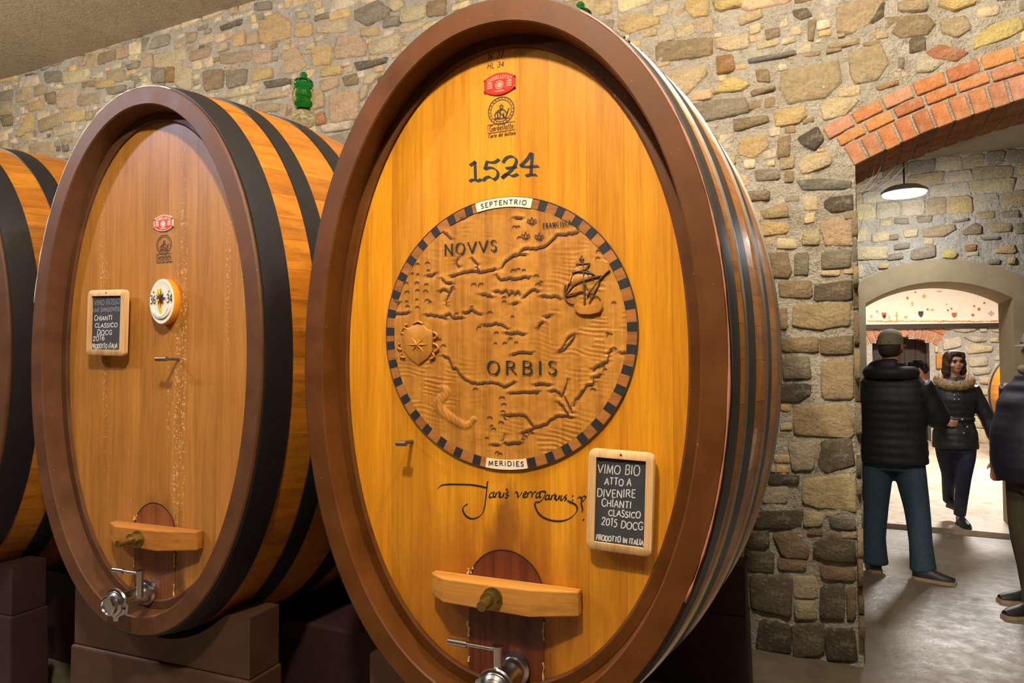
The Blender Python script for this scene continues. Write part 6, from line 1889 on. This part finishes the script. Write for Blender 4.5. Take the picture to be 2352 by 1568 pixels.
for zz, rx, ry, cy in ((.02, .080, .097, -.012), (-.02, .0785, .095, -.014), (-.055, .068, .078, -.018), (-.075, .055, .062, -.02)):
    rings.append([P(rx * math.cos(a), cy + ry * math.sin(a), zz) for a in [math.pi * (1.04 + .92 * i / 16) for i in range(17)]] + [P(0, -.02, zz)])
mb.loft(rings, True, True); mb.build('hair', MAT['hair_dark'], man, True)
pm = place_person(man, 2056, 1318, 0, math.radians(-8), 1.0)
# the camera in front of his right shoulder
camera_obj = empty('photo_camera', man.matrix_basis @ Vector((.150, .31, 1.50)), math.radians(-30))
tag(camera_obj, 'black photo camera held up by the person in the khaki cap', 'camera')
mb = MB(); mb.box((0, 0, 0), (.125, .05, .085)); mb.box((0, 0, .052), (.05, .045, .025)); mb.build('camera_body', MAT['camera_body'], camera_obj, bevel=.006)
mb = MB(); mb.tube([(0, .025, -.005), (0, .10, -.005)], [.034, .037], 20); o = mb.build('lens', MAT['camera_body'], camera_obj); smooth_by_angle(o, 40)
mb = MB(); mb.tube([(.045, -.01, .042), (.045, -.01, .054)], .012, 14); mb.tube([(-.045, -.01, .042), (-.045, -.01, .05)], .014, 14); mb.build('dial', MAT['steel'], camera_obj)

# ---------------------------------------------------------------- woman walking, seen from the front
mb = MB()
torso(mb, [(.80, .13, .09, 0, 0), (1.0, .12, .085, 0, 0), (1.25, .145, .10, 0, 0), (1.36, .13, .08, 0, 0), (1.42, .055, .055, 0, 0)])
mb.tube([(0, -.005, 1.36), (0, .005, 1.44), (0, .02, 1.53)], [.06, .050, .052], 16)
Pw, Rw = head(mb, (0, .03, 1.575), math.radians(18), .94, math.radians(4))
limb(mb, [(-.085, 0, .85), (-.075, .03, .66), (-.055, .05, .46), (-.035, .03, .25), (-.02, .02, .05)], [.07, .06, .04, .035, .035])
limb(mb, [(.085, 0, .85), (.07, -.02, .66), (.05, -.06, .48), (.04, -.17, .32), (.03, -.25, .16)], [.07, .06, .04, .035, .035])
limb(mb, [(-.165, 0, 1.33), (-.265, -.03, 1.06), (-.335, -.02, .80)], [.045, .038, .028])
limb(mb, [(.165, 0, 1.33), (.235, .05, 1.07), (.12, .17, 1.00)], [.045, .038, .028])
hand(mb, (-.335, -.02, .80), (-.15, .1, -1), (.8, .4, 0), .92, .6)
hand(mb, (.12, .17, 1.00), (-.9, .1, -.1), (0, -.9, .2), .92, .8)
woman = fuse(mb, 'person', MAT['skin'], None, .0095, 2)
tag(woman, 'person with brown hair walking in a black parka with tan fur collar and dark jeans', 'person', 'visitors in the next room')
face_parts(Pw, woman, .94)
mb = MB()
torso(mb, [(.74, .195, .145, 0, 0), (.86, .190, .140, 0, 0), (1.02, .158, .118, 0, 0), (1.22, .188, .138, 0, .01), (1.33, .178, .120, 0, 0), (1.39, .13, .095, 0, 0), (1.43, .09, .08, 0, .005)], .004)
limb(mb, [(-.140, 0, 1.33), (-.262, -.03, 1.06), (-.330, -.02, .83)], [.070, .064, .050], 8, 16, .004)
limb(mb, [(.140, 0, 1.33), (.240, .04, 1.07), (.135, .15, 1.00)], [.070, .064, .050], 8, 16, .004)
jk = fuse(mb, 'parka', MAT['parka'], woman, .0095, 2)
mb = MB(); rings = [oval((0, 0, z), .170, .128, 28) for z in (1.005, 1.045)]; mb.loft(rings, True, True); mb.build('belt', MAT['shoe'], woman, True)
for x, z, r in ((.02, 1.26, .010), (-.015, 1.22, .009), (.02, 1.22, .009), (-.04, 1.03, .012), (-.08, .96, .010), (-.05, .90, .009), (.03, 1.33, .008)):
    mb = MB(); ball(mb, (x, .148 if z > 1.1 else .142, z), r, 10, 7); mb.build('button', MAT['zip'], jk, True)
mb = MB(); mb.box((.115, .135, 1.02), (.10, .03, .012), Matrix.Rotation(-.4, 3, 'Z')); mb.build('pocket_zip', MAT['zip'], jk)
mb = MB(); rr = random.Random(5)
for (cx, cy, cz, r) in [(.13 * math.cos(a), .01 + .115 * math.sin(a), 1.40 - .05 * max(0, math.sin(a)), .050) for a in [math.pi * (.58 + 1.84 * i / 16) for i in range(17)]]:
    ball(mb, (cx, cy, cz), (r, r, r * 1.05), 10, 7)
fur = fuse(mb, 'fur_collar', MAT['fur'], woman, .012, 1)
mb = MB()   # tufts that break up the collar's outline
for k in range(420):
    a = math.pi * (.56 + 1.88 * rr.random()); b = rr.uniform(0, 2 * math.pi); c = Vector((.13 * math.cos(a), .01 + .115 * math.sin(a), 1.40 - .05 * max(0, math.sin(a))))
    rad = Vector((math.cos(a), math.sin(a), 0)); dr2 = (rad * math.cos(b) + Vector((0, 0, 1)) * math.sin(b)).normalized()
    p = c + dr2 * .042; tip = p + (dr2 + Vector((rr.uniform(-.5, .5), rr.uniform(-.5, .5), rr.uniform(-.5, .5)))) * .026
    sd = Vector((rr.uniform(-1, 1), rr.uniform(-1, 1), rr.uniform(-1, 1))).normalized() * .005
    mb.add([p - sd, p + sd, tip], [(0, 1, 2)])
o = mb.build('fur_tufts', MAT['fur'], fur); tag(o, kind='stuff')
mb = MB()
torso(mb, [(.70, .150, .110, 0, 0), (.80, .168, .122, 0, 0), (.90, .155, .115, 0, 0)])
limb(mb, [(-.085, 0, .85), (-.075, .03, .66), (-.055, .05, .46), (-.035, .03, .25), (-.02, .02, .09)], [.100, .090, .066, .058, .052], 6)
limb(mb, [(.085, 0, .85), (.07, -.02, .66), (.05, -.06, .48), (.04, -.17, .32), (.03, -.25, .18)], [.100, .090, .066, .056, .050], 6)
fuse(mb, 'jeans', MAT['denim_dark'], woman, .011, 3)
shoe(woman, (-.02, -.03, 0), (-.2, 1), .235, 'shoe', 'shoe', .040)
o = shoe(woman, (.03, -.25, .12), (-.35, .9), .235, 'shoe', 'shoe', .040)
# hair: a chin-length bob round the face
mb = MB()
def hb(x, y, z, r):
    m2_ = MB(); ball(m2_, (0, 0, 0), r); mb.add([Pw(x, y, z) + Rw @ Vector(v) for v in m2_.v], m2_.f)
hb(0, -.030, .035, (.085, .088, .090)); hb(0, .030, .088, (.066, .058, .034))
for sx in (-1, 1):
    hb(sx * .078, .000, -.02, (.034, .050, .075)); hb(sx * .080, -.015, -.085, (.038, .052, .060)); hb(sx * .062, .045, .060, (.030, .034, .048))
hb(0, -.070, -.05, (.080, .045, .090)); hb(.04, -.06, -.12, (.05, .04, .03)); hb(-.04, -.06, -.12, (.05, .04, .03))
fuse(mb, 'hair', MAT['hair_brown'], woman, .0095, 2)
place_person(woman, 2198, 1204, FZ, math.radians(180 + 2), .95)

# ---------------------------------------------------------------- third person, cut by the right edge, in profile
mb = MB()
torso(mb, [(.84, .15, .10, 0, 0), (1.0, .15, .10, 0, 0), (1.3, .16, .10, 0, -.01), (1.42, .13, .08, 0, -.035), (1.48, .06, .06, 0, -.045)])
mb.tube([(0, -.04, 1.40), (0, -.05, 1.50), (0, -.04, 1.60)], [.07, .058, .058], 16)
P3, R3 = head(mb, (0, -.03, 1.645), 0.0, .97)
limb(mb, [(-.10, 0, .90), (-.105, .06, .50), (-.10, .10, .06)], [.08, .055, .045])
limb(mb, [(.10, 0, .90), (.11, .0, .50), (.12, -.08, .06)], [.08, .055, .045])
limb(mb, [(-.19, 0, 1.40), (-.27, -.02, 1.13), (-.24, .10, .90)], [.05, .042, .03])
limb(mb, [(.19, 0, 1.40), (.27, -.04, 1.13), (.25, .05, .90)], [.05, .042, .03])
hand(mb, (-.24, .10, .90), (0, .3, -1), (.8, .2, 0), 1.0, .6); hand(mb, (.25, .05, .90), (0, .3, -1), (-.8, .2, 0), 1.0, .6)
third = fuse(mb, 'person', MAT['skin_red'], None, .0105, 2)
tag(third, 'person cut off by the right edge in navy jacket and olive trousers', 'person', 'visitors in the next room')
face_parts(P3, third, .97)
mb = MB()
torso(mb, [(.80, .21, .185, 0, .03), (.92, .22, .20, 0, .045), (1.08, .215, .20, 0, .045), (1.28, .225, .175, 0, .01), (1.38, .22, .15, 0, -.03), (1.45, .16, .12, 0, -.04), (1.51, .095, .085, 0, -.05)], .003)
limb(mb, [(-.17, 0, 1.385), (-.268, -.03, 1.13), (-.245, .07, .94)], [.085, .078, .060], 6)
limb(mb, [(.17, 0, 1.385), (.268, -.05, 1.13), (.25, .03, .94)], [.085, .078, .060], 6)
fuse(mb, 'jacket', MAT['navy_jacket'], third, .011, 3)
mb = MB()   # grey-green scarf at the collar
mb.tube(catmull([(.105 * math.cos(a), -.05 + .095 * math.sin(a), 1.50) for a in [2 * math.pi * i / 12 for i in range(13)]], 2), .032, 10)
fuse(mb, 'collar', MAT['khaki'], third, .012, 2)
mb = MB()
torso(mb, [(.74, .165, .13, 0, 0), (.86, .185, .145, 0, 0), (.96, .175, .13, 0, 0)])
limb(mb, [(-.095, 0, .90), (-.10, .04, .70), (-.105, .06, .48), (-.105, .09, .25), (-.10, .10, .06)], [.110, .104, .088, .080, .084], 6)
limb(mb, [(.095, 0, .90), (.10, .0, .70), (.11, .0, .48), (.115, -.04, .25), (.12, -.08, .06)], [.110, .104, .088, .080, .084], 6)
fuse(mb, 'trousers', MAT['olive'], third, .012, 3)
shoe(third, (-.10, .05, 0), (-.1, 1), .29); shoe(third, (.12, -.13, 0), (.1, 1), .29)
capmesh(P3, R3, 1, 'blue_cap', False, third)
mb = MB(); rings = []
for zz, rx, ry, cy in ((.02, .080, .097, -.012), (-.02, .0785, .095, -.014), (-.06, .066, .076, -.018)):
    rings.append([P3(rx * math.cos(a), cy + ry * math.sin(a), zz) for a in [math.pi * (1.04 + .92 * i / 16) for i in range(17)]] + [P3(0, -.02, zz)])
mb.loft(rings, True, True); mb.build('hair', MAT['hair_dark'], third, True)
place_person(third, 2390, 1400, 0, math.radians(90 + 28), 1.0)
